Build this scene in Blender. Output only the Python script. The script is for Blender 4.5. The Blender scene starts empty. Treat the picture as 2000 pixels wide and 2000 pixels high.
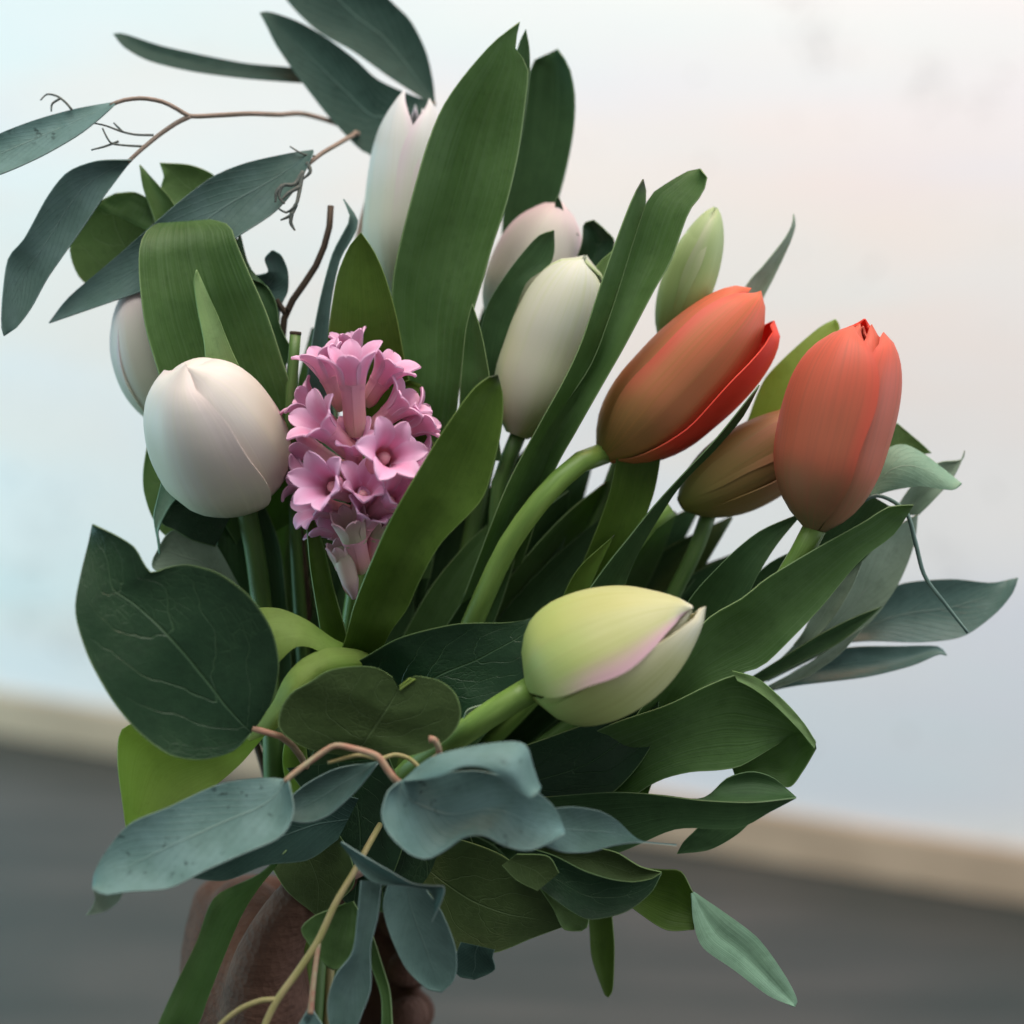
import bpy, bmesh, math, random
from mathutils import Vector, Matrix, noise as mnoise

random.seed(7)
scn = bpy.context.scene
col = scn.collection
R = math.radians

# ------------------------------------------------------------------ camera
CAM_H = 1.25
PITCH = R(20)
cam_data = bpy.data.cameras.new('camera')
cam = bpy.data.objects.new('camera', cam_data)
col.objects.link(cam)
cam.location = (0, 0, CAM_H)
cam.rotation_euler = (R(90) - PITCH, 0, 0)
cam_data.lens = 54.0
cam_data.sensor_width = 36.0
cam_data.clip_start = 0.02
cam_data.clip_end = 50
FOC = 0.60
cam_data.dof.use_dof = True
cam_data.dof.focus_distance = FOC - 0.01
cam_data.dof.aperture_fstop = 3.3
scn.camera = cam
CM = Matrix.Translation(cam.location) @ cam.rotation_euler.to_matrix().to_4x4()
HALF = 18.0 / 54.0

# ------------------------------------------------------------------ world and lamps
w = bpy.data.worlds.new('World'); scn.world = w; w.use_nodes = True
bg = w.node_tree.nodes['Background']
bg.inputs[0].default_value = (0.97, 0.98, 1.0, 1)
bg.inputs[1].default_value = 0.25


def area(name, loc, aim, sx, sy, power, colr):
    l = bpy.data.lights.new(name, 'AREA'); l.shape = 'RECTANGLE'; l.size = sx; l.size_y = sy
    l.energy = power; l.color = colr
    o = bpy.data.objects.new(name, l); col.objects.link(o); o.location = loc
    o.rotation_euler = (Vector(aim) - Vector(loc)).to_track_quat('-Z', 'Y').to_euler()
    return o


area('skylight', (0.15, 0.50, 3.2), (0.1, 0.8, 0.9), 2.2, 1.2, 52, (1.0, 0.98, 0.93))
area('left_fill', (-2.9, 1.00, 0.70), (-0.2, 1.8, 0.55), 1.5, 1.2, 42, (0.50, 0.90, 1.0))  # unseen fill added for the cool bright left of the wall
area('right_fill', (3.1, 0.45, 1.3), (0.5, 1.6, 0.85), 1.6, 1.8, 36, (0.86, 0.88, 1.0))  # added out of view to even out the wall's right side
area('warm_fill', (0.2, 1.05, 2.4), (0.12, 1.95, 1.25), 0.4, 0.4, 13, (1.0, 0.50, 0.30))  # unseen source put in for the peach tint high on the wall

scn.view_settings.view_transform = 'Standard'
scn.view_settings.look = 'None'
scn.view_settings.exposure = 0.25
scn.view_settings.gamma = 1
scn.cycles.max_bounces = 8
scn.cycles.use_denoising = True


# ------------------------------------------------------------------ space helpers
def P(x, y, d=0.0):
    """A point of the place: d is centimetres behind the plane 0.6 m in front of the camera."""
    Z = FOC + d / 100.0
    return CM @ Vector(((x - 1000) / 1000 * HALF * Z, -(y - 1000) / 1000 * HALF * Z, -Z))


VIEW = (CM.to_3x3() @ Vector((0, 0, -1))).normalized()
UPV = (CM.to_3x3() @ Vector((0, 1, 0))).normalized()
RIGHT = (CM.to_3x3() @ Vector((1, 0, 0))).normalized()
PX = 2 * HALF * FOC / 2000.0      # metres per photo pixel at the bouquet


def cr(pts, n):
    """resample a polyline through Catmull-Rom at n points of equal arc length"""
    pts = [tuple(map(float, p)) for p in pts]
    if len(pts) == 1:
        return [pts[0]] * n
    k = len(pts[0])
    ext = [tuple(2 * a - b for a, b in zip(pts[0], pts[1]))] + pts + [tuple(2 * a - b for a, b in zip(pts[-1], pts[-2]))]
    dense = []
    for i in range(1, len(ext) - 2):
        p0, p1, p2, p3 = ext[i - 1], ext[i], ext[i + 1], ext[i + 2]
        m = 14
        for j in range(m):
            t = j / m
            dense.append(tuple(_h(p0[c], p1[c], p2[c], p3[c], t) for c in range(k)))
    dense.append(pts[-1])
    acc = [0.0]
    for a, b in zip(dense, dense[1:]):
        acc.append(acc[-1] + math.sqrt(sum((x - y) ** 2 for x, y in zip(a, b))))
    out, j = [], 0
    for i in range(n):
        s = acc[-1] * i / (n - 1)
        while j < len(acc) - 2 and acc[j + 1] < s:
            j += 1
        f = 0 if acc[j + 1] == acc[j] else (s - acc[j]) / (acc[j + 1] - acc[j])
        out.append(tuple(a + (b - a) * f for a, b in zip(dense[j], dense[j + 1])))
    return out


def _h(p0, p1, p2, p3, t, ten=.42):
    m1, m2 = ten * (p2 - p0), ten * (p3 - p1)
    t2, t3 = t * t, t * t * t
    return (2 * t3 - 3 * t2 + 1) * p1 + (t3 - 2 * t2 + t) * m1 + (-2 * t3 + 3 * t2) * p2 + (t3 - t2) * m2


def interp(vals, t):
    if not isinstance(vals, (list, tuple)):
        return vals
    if len(vals) == 1:
        return vals[0]
    s = t * (len(vals) - 1); i = min(int(s), len(vals) - 2); f = s - i
    f = f * f * (3 - 2 * f) * .5 + f * .5
    return vals[i] * (1 - f) + vals[i + 1] * f


def curve1(tab, t):
    """smooth curve through a table of (position, value)"""
    n = len(tab)
    i = 0
    while i < n - 2 and t > tab[i + 1][0]: i += 1
    (x1, y1), (x2, y2) = tab[i], tab[i + 1]
    s0 = (y2 - y1) / (x2 - x1)
    sm = (y1 - tab[i - 1][1]) / (x1 - tab[i - 1][0]) if i > 0 else s0
    sp = (tab[i + 2][1] - y2) / (tab[i + 2][0] - x2) if i < n - 2 else s0
    m1 = 0 if sm * s0 < 0 else (sm + s0) / 2
    m2 = 0 if sp * s0 < 0 else (sp + s0) / 2
    h = x2 - x1; f = (t - x1) / h
    f2, f3 = f * f, f * f * f
    return (2 * f3 - 3 * f2 + 1) * y1 + (f3 - 2 * f2 + f) * h * m1 + (3 * f2 - 2 * f3) * y2 + (f3 - f2) * h * m2


# ------------------------------------------------------------------ object helpers
def thing(name, label, cat, loc, group=None):
    o = bpy.data.objects.new(name, None); col.objects.link(o)
    o.location = loc; o.empty_display_size = .02
    o['label'] = label; o['category'] = cat
    if group: o['group'] = group
    return o


def link(name, me, mat, parent=None, solid=0.0, sub=0):
    o = bpy.data.objects.new(name, me); col.objects.link(o)
    if mat: me.materials.append(mat)
    for p in me.polygons: p.use_smooth = True
    if parent is not None:
        o.parent = parent
        q = parent
        off = Vector((0, 0, 0))
        while q is not None:
            off += Vector(q.location); q = q.parent
        for v in me.vertices: v.co -= off
    if solid:
        m = o.modifiers.new('thick', 'SOLIDIFY'); m.thickness = solid; m.offset = 0
    if sub:
        m = o.modifiers.new('smooth', 'SUBSURF'); m.levels = sub; m.render_levels = sub
    return o


def grid_mesh(rows, uvs):
    """rows: list of rows of Vectors"""
    nv, nu = len(rows), len(rows[0])
    verts = [p for r in rows for p in r]
    faces = [(j * nu + i, j * nu + i + 1, (j + 1) * nu + i + 1, (j + 1) * nu + i) for j in range(nv - 1) for i in range(nu - 1)]
    me = bpy.data.meshes.new('sheet')
    me.from_pydata([tuple(v) for v in verts], [], faces)
    uv = me.uv_layers.new(name='UVMap')
    flat = [u for r in uvs for u in r]
    for lp in me.loops:
        uv.data[lp.index].uv = flat[lp.vertex_index]
    cnt = {}
    for p in me.polygons:
        for k in p.edge_keys: cnt[k] = cnt.get(k, 0) + 1
    for e in me.edges:
        if cnt.get(e.key, 0) == 1: e.use_edge_sharp = True
    return me


def leaf(th, L, Rr, d, mat, tilt=0.0, cup=0.35, wav=0.0, rib=0.0, name='leaf', nv=30, nu=11, th_mm=0.5, bmp=0.05, label=None, mid=None):
    """A blade lofted between its two margins (base to tip). d: depth along it, tilt: how much farther the second margin lies,
    cup: how far the middle sags back from the margins, rib: fold along the midrib (cm)."""
    Ls, Rs = cr(L, nv), cr(Rr, nv)
    Ms = cr(mid, nv) if mid else [((a[0] + b[0]) / 2, (a[1] + b[1]) / 2) for a, b in zip(Ls, Rs)]
    wid = [math.hypot(a[0] - b[0], a[1] - b[1]) for a, b in zip(Ls, Rs)]
    wm = max(wid) or 1
    sd = random.random() * 50
    rows, uvs = [], []
    for j in range(nv):
        v = j / (nv - 1)
        row, uvr = [], []
        k = wid[j] / wm
        for i in range(nu):
            u = i / (nu - 1)
            e = 2 * u - 1
            qa, qb, qf = (Ls[j], Ms[j], u * 2) if u < .5 else (Ms[j], Rs[j], u * 2 - 1)
            x = qa[0] + (qb[0] - qa[0]) * qf
            y = qa[1] + (qb[1] - qa[1]) * qf
            dd = interp(d, v) + interp(tilt, v) * (u - .5) + interp(cup, v) * (1 - e * e) * k
            dd += rib * (1 - abs(e)) * k
            dd += wav * math.sin(v * 11 + sd + (2.1 if e > 0 else 0)) * abs(e) ** 1.5 * k
            dd += bmp * k * mnoise.noise(Vector((u * 3 + sd, v * 6, sd)))
            row.append(P(x, y, dd)); uvr.append((u, v))
        rows.append(row); uvs.append(uvr)
    o = link(name, grid_mesh(rows, uvs), mat, th, solid=th_mm / 1000)
    if label: o['label'] = label
    return o


def tube_mesh(pts, rad, n=10, cap=True):
    """pts: Vectors, rad: radius per point (m)"""
    verts, faces, uvs = [], [], []
    m = len(pts)
    prev = None
    for j, p in enumerate(pts):
        t = (pts[min(j + 1, m - 1)] - pts[max(j - 1, 0)]).normalized()
        if prev is None:
            a = t.orthogonal().normalized()
        else:
            a = (prev - t * prev.dot(t)).normalized()
        prev = a
        b = t.cross(a)
        for i in range(n):
            an = 2 * math.pi * i / n
            verts.append(p + (a * math.cos(an) + b * math.sin(an)) * rad[j]); uvs.append((i / n, j / (m - 1)))
    for j in range(m - 1):
        for i in range(n):
            faces.append((j * n + i, j * n + (i + 1) % n, (j + 1) * n + (i + 1) % n, (j + 1) * n + i))
    if cap:
        faces.append(tuple(range(n - 1, -1, -1))); faces.append(tuple(range((m - 1) * n, m * n)))
    me = bpy.data.meshes.new('tube'); me.from_pydata([tuple(v) for v in verts], [], faces)
    uv = me.uv_layers.new(name='UVMap')
    for lp in me.loops: uv.data[lp.index].uv = uvs[lp.vertex_index]
    return me


def stem(th, pts, rpx, mat, name='stem', n=28, sides=10, label=None):
    """pts: (x, y, d) control points; rpx: radius in photo pixels, one value or a list"""
    s = cr(pts, n)
    me = tube_mesh([P(*p) for p in s], [interp(rpx, j / (n - 1)) * PX for j in range(n)], sides)
    o = link(name, me, mat, th)
    if label: o['label'] = label
    return o


# ------------------------------------------------------------------ materials
def mk(name):
    m = bpy.data.materials.new(name); m.use_nodes = True
    nt = m.node_tree; nt.nodes.clear()
    return m, nt


def nd(nt, t, **kw):
    n = nt.nodes.new(t)
    for k, v in kw.items():
        if k.startswith('i_'):
            key = k[2:]
            n.inputs[int(key) if key.isdigit() else key.replace('_', ' ')].default_value = v
        else:
            setattr(n, k, v)
    return n


def mth(nt, op, a, b=None, clamp=False):
    n = nt.nodes.new('ShaderNodeMath'); n.operation = op; n.use_clamp = clamp
    for k, s in enumerate((a, b)):
        if s is None: continue
        if isinstance(s, (int, float)): n.inputs[k].default_value = s
        else: nt.links.new(s, n.inputs[k])
    return n.outputs[0]


def mixc(nt, f, a, b, mode='MIX'):
    n = nt.nodes.new('ShaderNodeMix'); n.data_type = 'RGBA'; n.blend_type = mode
    if isinstance(f, (int, float)): n.inputs[0].default_value = f
    else: nt.links.new(f, n.inputs[0])
    for k, s in ((6, a), (7, b)):
        if isinstance(s, tuple): n.inputs[k].default_value = s if len(s) == 4 else (*s, 1)
        else: nt.links.new(s, n.inputs[k])
    return n.outputs[2]


def smooth(nt, x, a, b):
    n = nt.nodes.new('ShaderNodeMapRange'); n.interpolation_type = 'SMOOTHSTEP'
    nt.links.new(x, n.inputs[0]); n.inputs[1].default_value = a; n.inputs[2].default_value = b
    return n.outputs[0]


def finish(nt, colour, rough, trans, height=None, bump=.2, spec=.4, transcol=None, sheen=0, dist=.001):
    out = nd(nt, 'ShaderNodeOutputMaterial')
    pb = nd(nt, 'ShaderNodeBsdfPrincipled')
    nt.links.new(colour, pb.inputs['Base Color'])
    if isinstance(rough, (int, float)): pb.inputs['Roughness'].default_value = rough
    else: nt.links.new(rough, pb.inputs['Roughness'])
    pb.inputs['Specular IOR Level'].default_value = spec
    if sheen:
        pb.inputs['Sheen Weight'].default_value = sheen; pb.inputs['Sheen Roughness'].default_value = .5
    nrm = None
    if height is not None:
        b = nd(nt, 'ShaderNodeBump'); b.inputs['Strength'].default_value = bump; b.inputs['Distance'].default_value = dist
        nt.links.new(height, b.inputs['Height']); nrm = b.outputs[0]
        nt.links.new(nrm, pb.inputs['Normal'])
    if trans:
        tr = nd(nt, 'ShaderNodeBsdfTranslucent')
        nt.links.new(transcol if transcol is not None else colour, tr.inputs[0])
        mx = nd(nt, 'ShaderNodeMixShader'); mx.inputs[0].default_value = trans
        nt.links.new(pb.outputs[0], mx.inputs[1]); nt.links.new(tr.outputs[0], mx.inputs[2])
        nt.links.new(mx.outputs[0], out.inputs[0])
    else:
        nt.links.new(pb.outputs[0], out.inputs[0])


def leafmat(name, c1, c2, veins='parallel', trans=.25, rough=.42, vein=None, spec=.2, spots=0, bloomc=None, edge=None, tcol=None, tipc=0):
    m, nt = mk(name)
    uv = nd(nt, 'ShaderNodeUVMap'); uv.uv_map = 'UVMap'
    sp = nd(nt, 'ShaderNodeSeparateXYZ'); nt.links.new(uv.outputs[0], sp.inputs[0])
    u, v = sp.outputs[0], sp.outputs[1]
    oi = nd(nt, 'ShaderNodeObjectInfo')
    tc = nd(nt, 'ShaderNodeTexCoord')
    n1 = nd(nt, 'ShaderNodeTexNoise', i_Scale=38.0, i_Detail=5.0, i_Roughness=.6); nt.links.new(tc.outputs['Object'], n1.inputs['Vector'])
    f = mth(nt, 'ADD', mth(nt, 'MULTIPLY', smooth(nt, n1.outputs[0], .3, .7), .75), mth(nt, 'MULTIPLY', oi.outputs['Random'], .25))
    c = mixc(nt, f, c1, c2)
    nf = nd(nt, 'ShaderNodeTexNoise', i_Scale=210.0, i_Detail=4.0, i_Roughness=.7); nt.links.new(tc.outputs['Object'], nf.inputs['Vector'])
    c = mixc(nt, mth(nt, 'MULTIPLY', smooth(nt, nf.outputs[0], .45, .75), .35), c, tuple(a * .55 for a in c1))
    e = mth(nt, 'ABSOLUTE', mth(nt, 'SUBTRACT', u, .5))
    h = None
    vein = vein or tuple(min(1, a * 1.7 + .01) for a in c2)
    if veins == 'parallel':
        mp = nd(nt, 'ShaderNodeMapping'); mp.inputs['Scale'].default_value = (46, 1.6, 1); nt.links.new(uv.outputs[0], mp.inputs[0])
        n2 = nd(nt, 'ShaderNodeTexNoise', i_Scale=1.0, i_Detail=2.0); nt.links.new(mp.outputs[0], n2.inputs['Vector'])
        c = mixc(nt, mth(nt, 'MULTIPLY', smooth(nt, n2.outputs[0], .4, .75), .32), c, vein)
        h = n2.outputs[0]
        mid = mth(nt, 'SUBTRACT', 1.0, smooth(nt, e, 0.0, .03))
        c = mixc(nt, mth(nt, 'MULTIPLY', mid, .16), c, tuple(a * .55 for a in c1))
    elif veins == 'mid':
        mid = mth(nt, 'SUBTRACT', 1.0, smooth(nt, e, 0.004, .016))
        mid = mth(nt, 'MULTIPLY', mid, smooth(nt, mth(nt, 'SUBTRACT', 1.0, v), .08, .55))
        s = mth(nt, 'FRACT', mth(nt, 'SUBTRACT', mth(nt, 'MULTIPLY', v, 13.0), mth(nt, 'MULTIPLY', e, 9.0)))
        lat = mth(nt, 'SUBTRACT', 1.0, smooth(nt, mth(nt, 'ABSOLUTE', mth(nt, 'SUBTRACT', s, .5)), .0, .10))
        c = mixc(nt, mth(nt, 'MULTIPLY', lat, .10), c, vein)
        c = mixc(nt, mth(nt, 'MULTIPLY', mid, .65), c, vein)
        h = mth(nt, 'ADD', mid, mth(nt, 'MULTIPLY', lat, .3))
    elif veins == 'net':
        wob = nd(nt, 'ShaderNodeTexNoise', i_Scale=5.0, i_Detail=2.0); nt.links.new(uv.outputs[0], wob.inputs['Vector'])
        wv = mth(nt, 'MULTIPLY', mth(nt, 'SUBTRACT', wob.outputs[0], .5), .9)
        mid = mth(nt, 'SUBTRACT', 1.0, smooth(nt, e, 0.002, .013))
        s = mth(nt, 'FRACT', mth(nt, 'ADD', wv, mth(nt, 'SUBTRACT', mth(nt, 'MULTIPLY', v, 5.0), mth(nt, 'MULTIPLY', mth(nt, 'POWER', e, 1.3), 5.4))))
        lat = mth(nt, 'SUBTRACT', 1.0, smooth(nt, mth(nt, 'ABSOLUTE', mth(nt, 'SUBTRACT', s, .5)), .0, .035))
        lat = mth(nt, 'MULTIPLY', lat, smooth(nt, mth(nt, 'SUBTRACT', .5, e), .02, .25))
        mp = nd(nt, 'ShaderNodeMapping'); mp.inputs['Scale'].default_value = (17, 19, 1); nt.links.new(uv.outputs[0], mp.inputs[0])
        vo = nd(nt, 'ShaderNodeTexVoronoi'); vo.feature = 'DISTANCE_TO_EDGE'; vo.inputs['Scale'].default_value = 1.0
        nt.links.new(mp.outputs[0], vo.inputs['Vector'])
        net = mth(nt, 'SUBTRACT', 1.0, smooth(nt, vo.outputs[0], .0, .09))
        net = mth(nt, 'MULTIPLY', net, smooth(nt, n1.outputs[0], .42, .62))
        allv = mth(nt, 'MAXIMUM', mth(nt, 'MULTIPLY', mid, .6), mth(nt, 'MAXIMUM', mth(nt, 'MULTIPLY', lat, .42), mth(nt, 'MULTIPLY', net, .16)))
        c = mixc(nt, allv, c, vein)
        h = mth(nt, 'MULTIPLY', allv, -1.0)
    if bloomc:
        n3 = nd(nt, 'ShaderNodeTexNoise', i_Scale=75.0, i_Detail=4.0); nt.links.new(tc.outputs['Object'], n3.inputs['Vector'])
        c = mixc(nt, mth(nt, 'MULTIPLY', smooth(nt, n3.outputs[0], .38, .68), .5), c, bloomc)
    if spots:
        n4 = nd(nt, 'ShaderNodeTexNoise', i_Scale=260.0, i_Detail=3.0); nt.links.new(tc.outputs['Object'], n4.inputs['Vector'])
        n5 = nd(nt, 'ShaderNodeTexNoise', i_Scale=45.0, i_Detail=1.0); nt.links.new(tc.outputs['Object'], n5.inputs['Vector'])
        k = mth(nt, 'MULTIPLY', smooth(nt, n4.outputs[0], .60, .68), smooth(nt, n5.outputs[0], .52, .62))
        c = mixc(nt, mth(nt, 'MULTIPLY', k, spots), c, tuple(a * .3 for a in c1))
    if edge:
        ed = smooth(nt, e, .485, .5)
        c = mixc(nt, mth(nt, 'MULTIPLY', ed, .8), c, edge)
    if tipc:
        tk = mth(nt, 'MULTIPLY', smooth(nt, v, .955, .99), smooth(nt, oi.outputs['Random'], .3, .5))
        c = mixc(nt, mth(nt, 'MULTIPLY', tk, tipc), c, (.025, .03, .022))
    tcx = None
    if tcol:
        tcx = mixc(nt, .7, c, tcol)
    rg = mth(nt, 'ADD', rough - .08, mth(nt, 'MULTIPLY', n1.outputs[0], .16))
    h = mth(nt, 'ADD', h, mth(nt, 'MULTIPLY', nf.outputs[0], .55))
    finish(nt, c, rg, trans, h, .3 if veins == 'parallel' else .55, spec, tcx)
    return m


def petalmat(name, stops, edge, edge_amt=.5, streak=None, streak_amt=.25, trans=.3, rough=.5, mid=None, mid_amt=0.0, seed=0.0, e0=.28, ev=(.25, .75)):
    m, nt = mk(name)
    uv = nd(nt, 'ShaderNodeUVMap'); uv.uv_map = 'UVMap'
    sp = nd(nt, 'ShaderNodeSeparateXYZ'); nt.links.new(uv.outputs[0], sp.inputs[0])
    u, v = sp.outputs[0], sp.outputs[1]
    e = mth(nt, 'ABSOLUTE', mth(nt, 'SUBTRACT', u, .5))
    tc = nd(nt, 'ShaderNodeTexCoord')
    n1 = nd(nt, 'ShaderNodeTexNoise', i_Scale=45.0, i_Detail=3.0); nt.links.new(tc.outputs['Object'], n1.inputs['Vector'])
    vv = mth(nt, 'ADD', v, mth(nt, 'MULTIPLY', mth(nt, 'SUBTRACT', n1.outputs[0], .5), .22))
    rmp = nd(nt, 'ShaderNodeValToRGB'); rmp.color_ramp.interpolation = 'EASE'
    el = rmp.color_ramp.elements
    while len(el) < len(stops): el.new(.5)
    for x, (p, c) in zip(el, stops): x.position = p; x.color = (*c, 1)
    nt.links.new(vv, rmp.inputs[0])
    c = rmp.outputs[0]
    mp = nd(nt, 'ShaderNodeMapping'); mp.inputs['Scale'].default_value = (30, 1.3, 1); mp.inputs['Location'].default_value = (seed, 0, 0)
    nt.links.new(uv.outputs[0], mp.inputs[0])
    n2 = nd(nt, 'ShaderNodeTexNoise', i_Scale=1.0, i_Detail=3.0); nt.links.new(mp.outputs[0], n2.inputs['Vector'])
    mp2 = nd(nt, 'ShaderNodeMapping'); mp2.inputs['Scale'].default_value = (95, 2.2, 1); nt.links.new(uv.outputs[0], mp2.inputs[0])
    n3 = nd(nt, 'ShaderNodeTexNoise', i_Scale=1.0, i_Detail=3.0); nt.links.new(mp2.outputs[0], n3.inputs['Vector'])
    if streak:
        c = mixc(nt, mth(nt, 'MULTIPLY', smooth(nt, n3.outputs[0], .5, .75), streak_amt * .45), c, streak)
        c = mixc(nt, mth(nt, 'MULTIPLY', smooth(nt, n2.outputs[0], .42, .72), streak_amt), c, streak)
    if mid:
        k = mth(nt, 'MULTIPLY', mth(nt, 'SUBTRACT', 1.0, smooth(nt, e, .02, .24)), mth(nt, 'SUBTRACT', 1.0, smooth(nt, v, .55, 1.0)))
        c = mixc(nt, mth(nt, 'MULTIPLY', k, mid_amt), c, mid)
    k = mth(nt, 'MULTIPLY', smooth(nt, e, e0, .5), smooth(nt, v, ev[0], ev[1]))
    c = mixc(nt, mth(nt, 'MULTIPLY', k, edge_amt), c, edge)
    finish(nt, c, rough, trans, mth(nt, 'ADD', n2.outputs[0], mth(nt, 'MULTIPLY', n3.outputs[0], .4)), .13, .3)
    return m


def plainmat(name, c1, c2, scale=40.0, rough=.55, bump=.3, spec=.4, trans=0, stretch=None):
    m, nt = mk(name)
    tc = nd(nt, 'ShaderNodeTexCoord')
    n1 = nd(nt, 'ShaderNodeTexNoise', i_Scale=scale, i_Detail=5.0)
    if stretch:
        uv = nd(nt, 'ShaderNodeUVMap'); uv.uv_map = 'UVMap'
        mp = nd(nt, 'ShaderNodeMapping'); mp.inputs['Scale'].default_value = stretch; nt.links.new(uv.outputs[0], mp.inputs[0])
        nt.links.new(mp.outputs[0], n1.inputs['Vector']); n1.inputs['Scale'].default_value = 1.0
    else:
        nt.links.new(tc.outputs['Object'], n1.inputs['Vector'])
    c = mixc(nt, smooth(nt, n1.outputs[0], .3, .7), c1, c2)
    finish(nt, c, rough, trans, n1.outputs[0], bump, spec)
    return m


M = {}
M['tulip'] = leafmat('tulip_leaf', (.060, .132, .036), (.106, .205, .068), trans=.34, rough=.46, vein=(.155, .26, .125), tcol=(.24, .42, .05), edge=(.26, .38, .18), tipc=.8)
M['tulip_dark'] = leafmat('tulip_leaf_dark', (.030, .074, .026), (.052, .115, .042), trans=.2, rough=.5, tcol=(.12, .24, .04), edge=(.14, .23, .11))  # low colour also stands in for the shade inside the bunch
M['tulip_light'] = leafmat('tulip_leaf_light', (.25, .41, .15), (.33, .50, .22), trans=.45, rough=.5, vein=(.34, .46, .25))
M['tulip_teal'] = leafmat('tulip_leaf_pale', (.22, .40, .25), (.30, .50, .34), trans=.2, rough=.45, vein=(.40, .58, .44))
M['olive'] = leafmat('hyacinth_leaf', (.050, .105, .011), (.086, .160, .024), trans=.3, rough=.42, vein=(.11, .19, .035), tcol=(.20, .34, .02), edge=(.18, .28, .08), tipc=.9)
M['lime'] = leafmat('lime_leaf', (.26, .37, .085), (.37, .50, .15), trans=.55, rough=.5, vein=(.44, .56, .20), tcol=(.55, .68, .18))
M['salal'] = leafmat('salal_leaf', (.011, .040, .016), (.020, .058, .023), 'net', trans=.10, rough=.46, vein=(.060, .125, .055), spec=.3, edge=(.12, .20, .08))
M['salal_back'] = leafmat('salal_leaf_back', (.040, .072, .020), (.058, .096, .030), 'net', trans=.14, rough=.62, vein=(.11, .17, .07), spec=.2, edge=(.20, .31, .12))
M['salal_mid'] = leafmat('salal_leaf_mid', (.13, .235, .072), (.18, .31, .10), 'net', trans=.35, rough=.5, vein=(.22, .34, .14), spec=.3, edge=(.25, .38, .16))
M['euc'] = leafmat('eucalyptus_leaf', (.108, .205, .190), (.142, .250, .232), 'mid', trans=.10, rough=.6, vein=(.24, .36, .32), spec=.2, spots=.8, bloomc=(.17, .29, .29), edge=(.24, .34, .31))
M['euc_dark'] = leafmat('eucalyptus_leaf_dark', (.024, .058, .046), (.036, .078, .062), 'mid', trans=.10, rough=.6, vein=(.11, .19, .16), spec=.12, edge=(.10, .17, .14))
M['euc_mid'] = leafmat('eucalyptus_leaf_mid', (.062, .122, .104), (.090, .160, .140), 'mid', trans=.14, rough=.6, vein=(.18, .27, .25), spec=.2, bloomc=(.10, .17, .165), edge=(.22, .31, .29))
M['sage'] = leafmat('grey_leaf_back', (.25, .35, .25), (.34, .44, .33), 'mid', trans=.2, rough=.65, vein=(.40, .50, .40), spec=.2)
M['sage_green'] = leafmat('soft_green_leaf', (.22, .39, .27), (.30, .48, .35), 'mid', trans=.25, rough=.55, vein=(.36, .5, .4), spec=.3)
M['blue_green'] = leafmat('blue_green_leaf', (.085, .165, .145), (.120, .215, .195), 'mid', trans=.14, rough=.42, vein=(.16, .26, .23), spec=.3, edge=(.18, .28, .25))

M['stem'] = plainmat('tulip_stem', (.13, .24, .045), (.20, .33, .075), rough=.45, trans=0, stretch=(6, 9, 1), bump=.15)
M['stem_dark'] = plainmat('stem_dark', (.06, .13, .03), (.10, .19, .05), rough=.5, stretch=(6, 9, 1), bump=.15)
M['twig'] = plainmat('twig', (.20, .16, .12), (.30, .23, .19), rough=.65, stretch=(5, 26, 1))
M['twig_red'] = plainmat('twig_reddish', (.36, .17, .12), (.34, .32, .20), rough=.55, stretch=(2, 7, 1))
M['twig_olive'] = plainmat('twig_olive', (.28, .27, .10), (.36, .30, .15), rough=.55, stretch=(3, 12, 1))
M['bark'] = plainmat('bark', (.035, .024, .017), (.085, .058, .036), rough=.75, stretch=(6, 30, 1), bump=.6)
M['dry'] = plainmat('dry_tendril', (.06, .08, .075), (.12, .13, .11), rough=.7, stretch=(2, 10, 1))
M['tendril'] = plainmat('green_tendril', (.05, .10, .09), (.16, .26, .22), rough=.5, stretch=(2, 3, 1))

M['p_white'] = petalmat('white_petal', [(0, (.42, .46, .30)), (.22, (.62, .62, .49)), (.5, (.76, .73, .66)), (1, (.82, .77, .73))], (.80, .64, .66), .35,
                        (.78, .77, .62), .35, trans=.2, mid=(.70, .72, .46), mid_amt=.3)
M['p_blush'] = petalmat('blush_petal', [(0, (.45, .52, .30)), (.3, (.66, .66, .55)), (.65, (.74, .70, .66)), (1, (.74, .60, .62))], (.72, .48, .56), .5,
                        (.72, .72, .60), .3, trans=.28, mid=(.62, .68, .45), mid_amt=.35)
M['p_cool'] = petalmat('cool_white_petal', [(0, (.52, .56, .38)), (.35, (.66, .68, .56)), (.7, (.70, .73, .70)), (1, (.72, .74, .76))], (.70, .54, .66), .45,
                       (.6, .63, .5), .25, trans=.25)
M['p_green'] = petalmat('green_white_petal', [(0, (.46, .52, .22)), (.35, (.66, .68, .46)), (.75, (.70, .73, .60)), (1, (.68, .73, .66))], (.52, .68, .26), .6,
                        (.60, .68, .36), .4, trans=.28, mid=(.72, .71, .62), mid_amt=.5)
M['p_lime'] = petalmat('lime_petal', [(0, (.34, .46, .13)), (.25, (.46, .56, .19)), (.6, (.56, .60, .27)), (.9, (.62, .63, .35)), (1, (.78, .78, .68))], (.74, .46, .56), .9,
                       (.46, .50, .18), .45, trans=.2, mid=(.44, .46, .13), mid_amt=.35, e0=.33, ev=(.08, .5))
M['p_lime2'] = petalmat('lime_petal_pale', [(0, (.36, .50, .14)), (.3, (.52, .60, .22)), (.7, (.64, .66, .34)), (1, (.76, .76, .62))], (.74, .70, .5), .6,
                        (.46, .50, .18), .5, trans=.25)
M['p_bud'] = petalmat('green_bud_petal', [(0, (.22, .36, .10)), (.5, (.40, .56, .22)), (1, (.50, .62, .34))], (.62, .66, .48), .6, (.34, .52, .2), .4, trans=.3)
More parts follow.
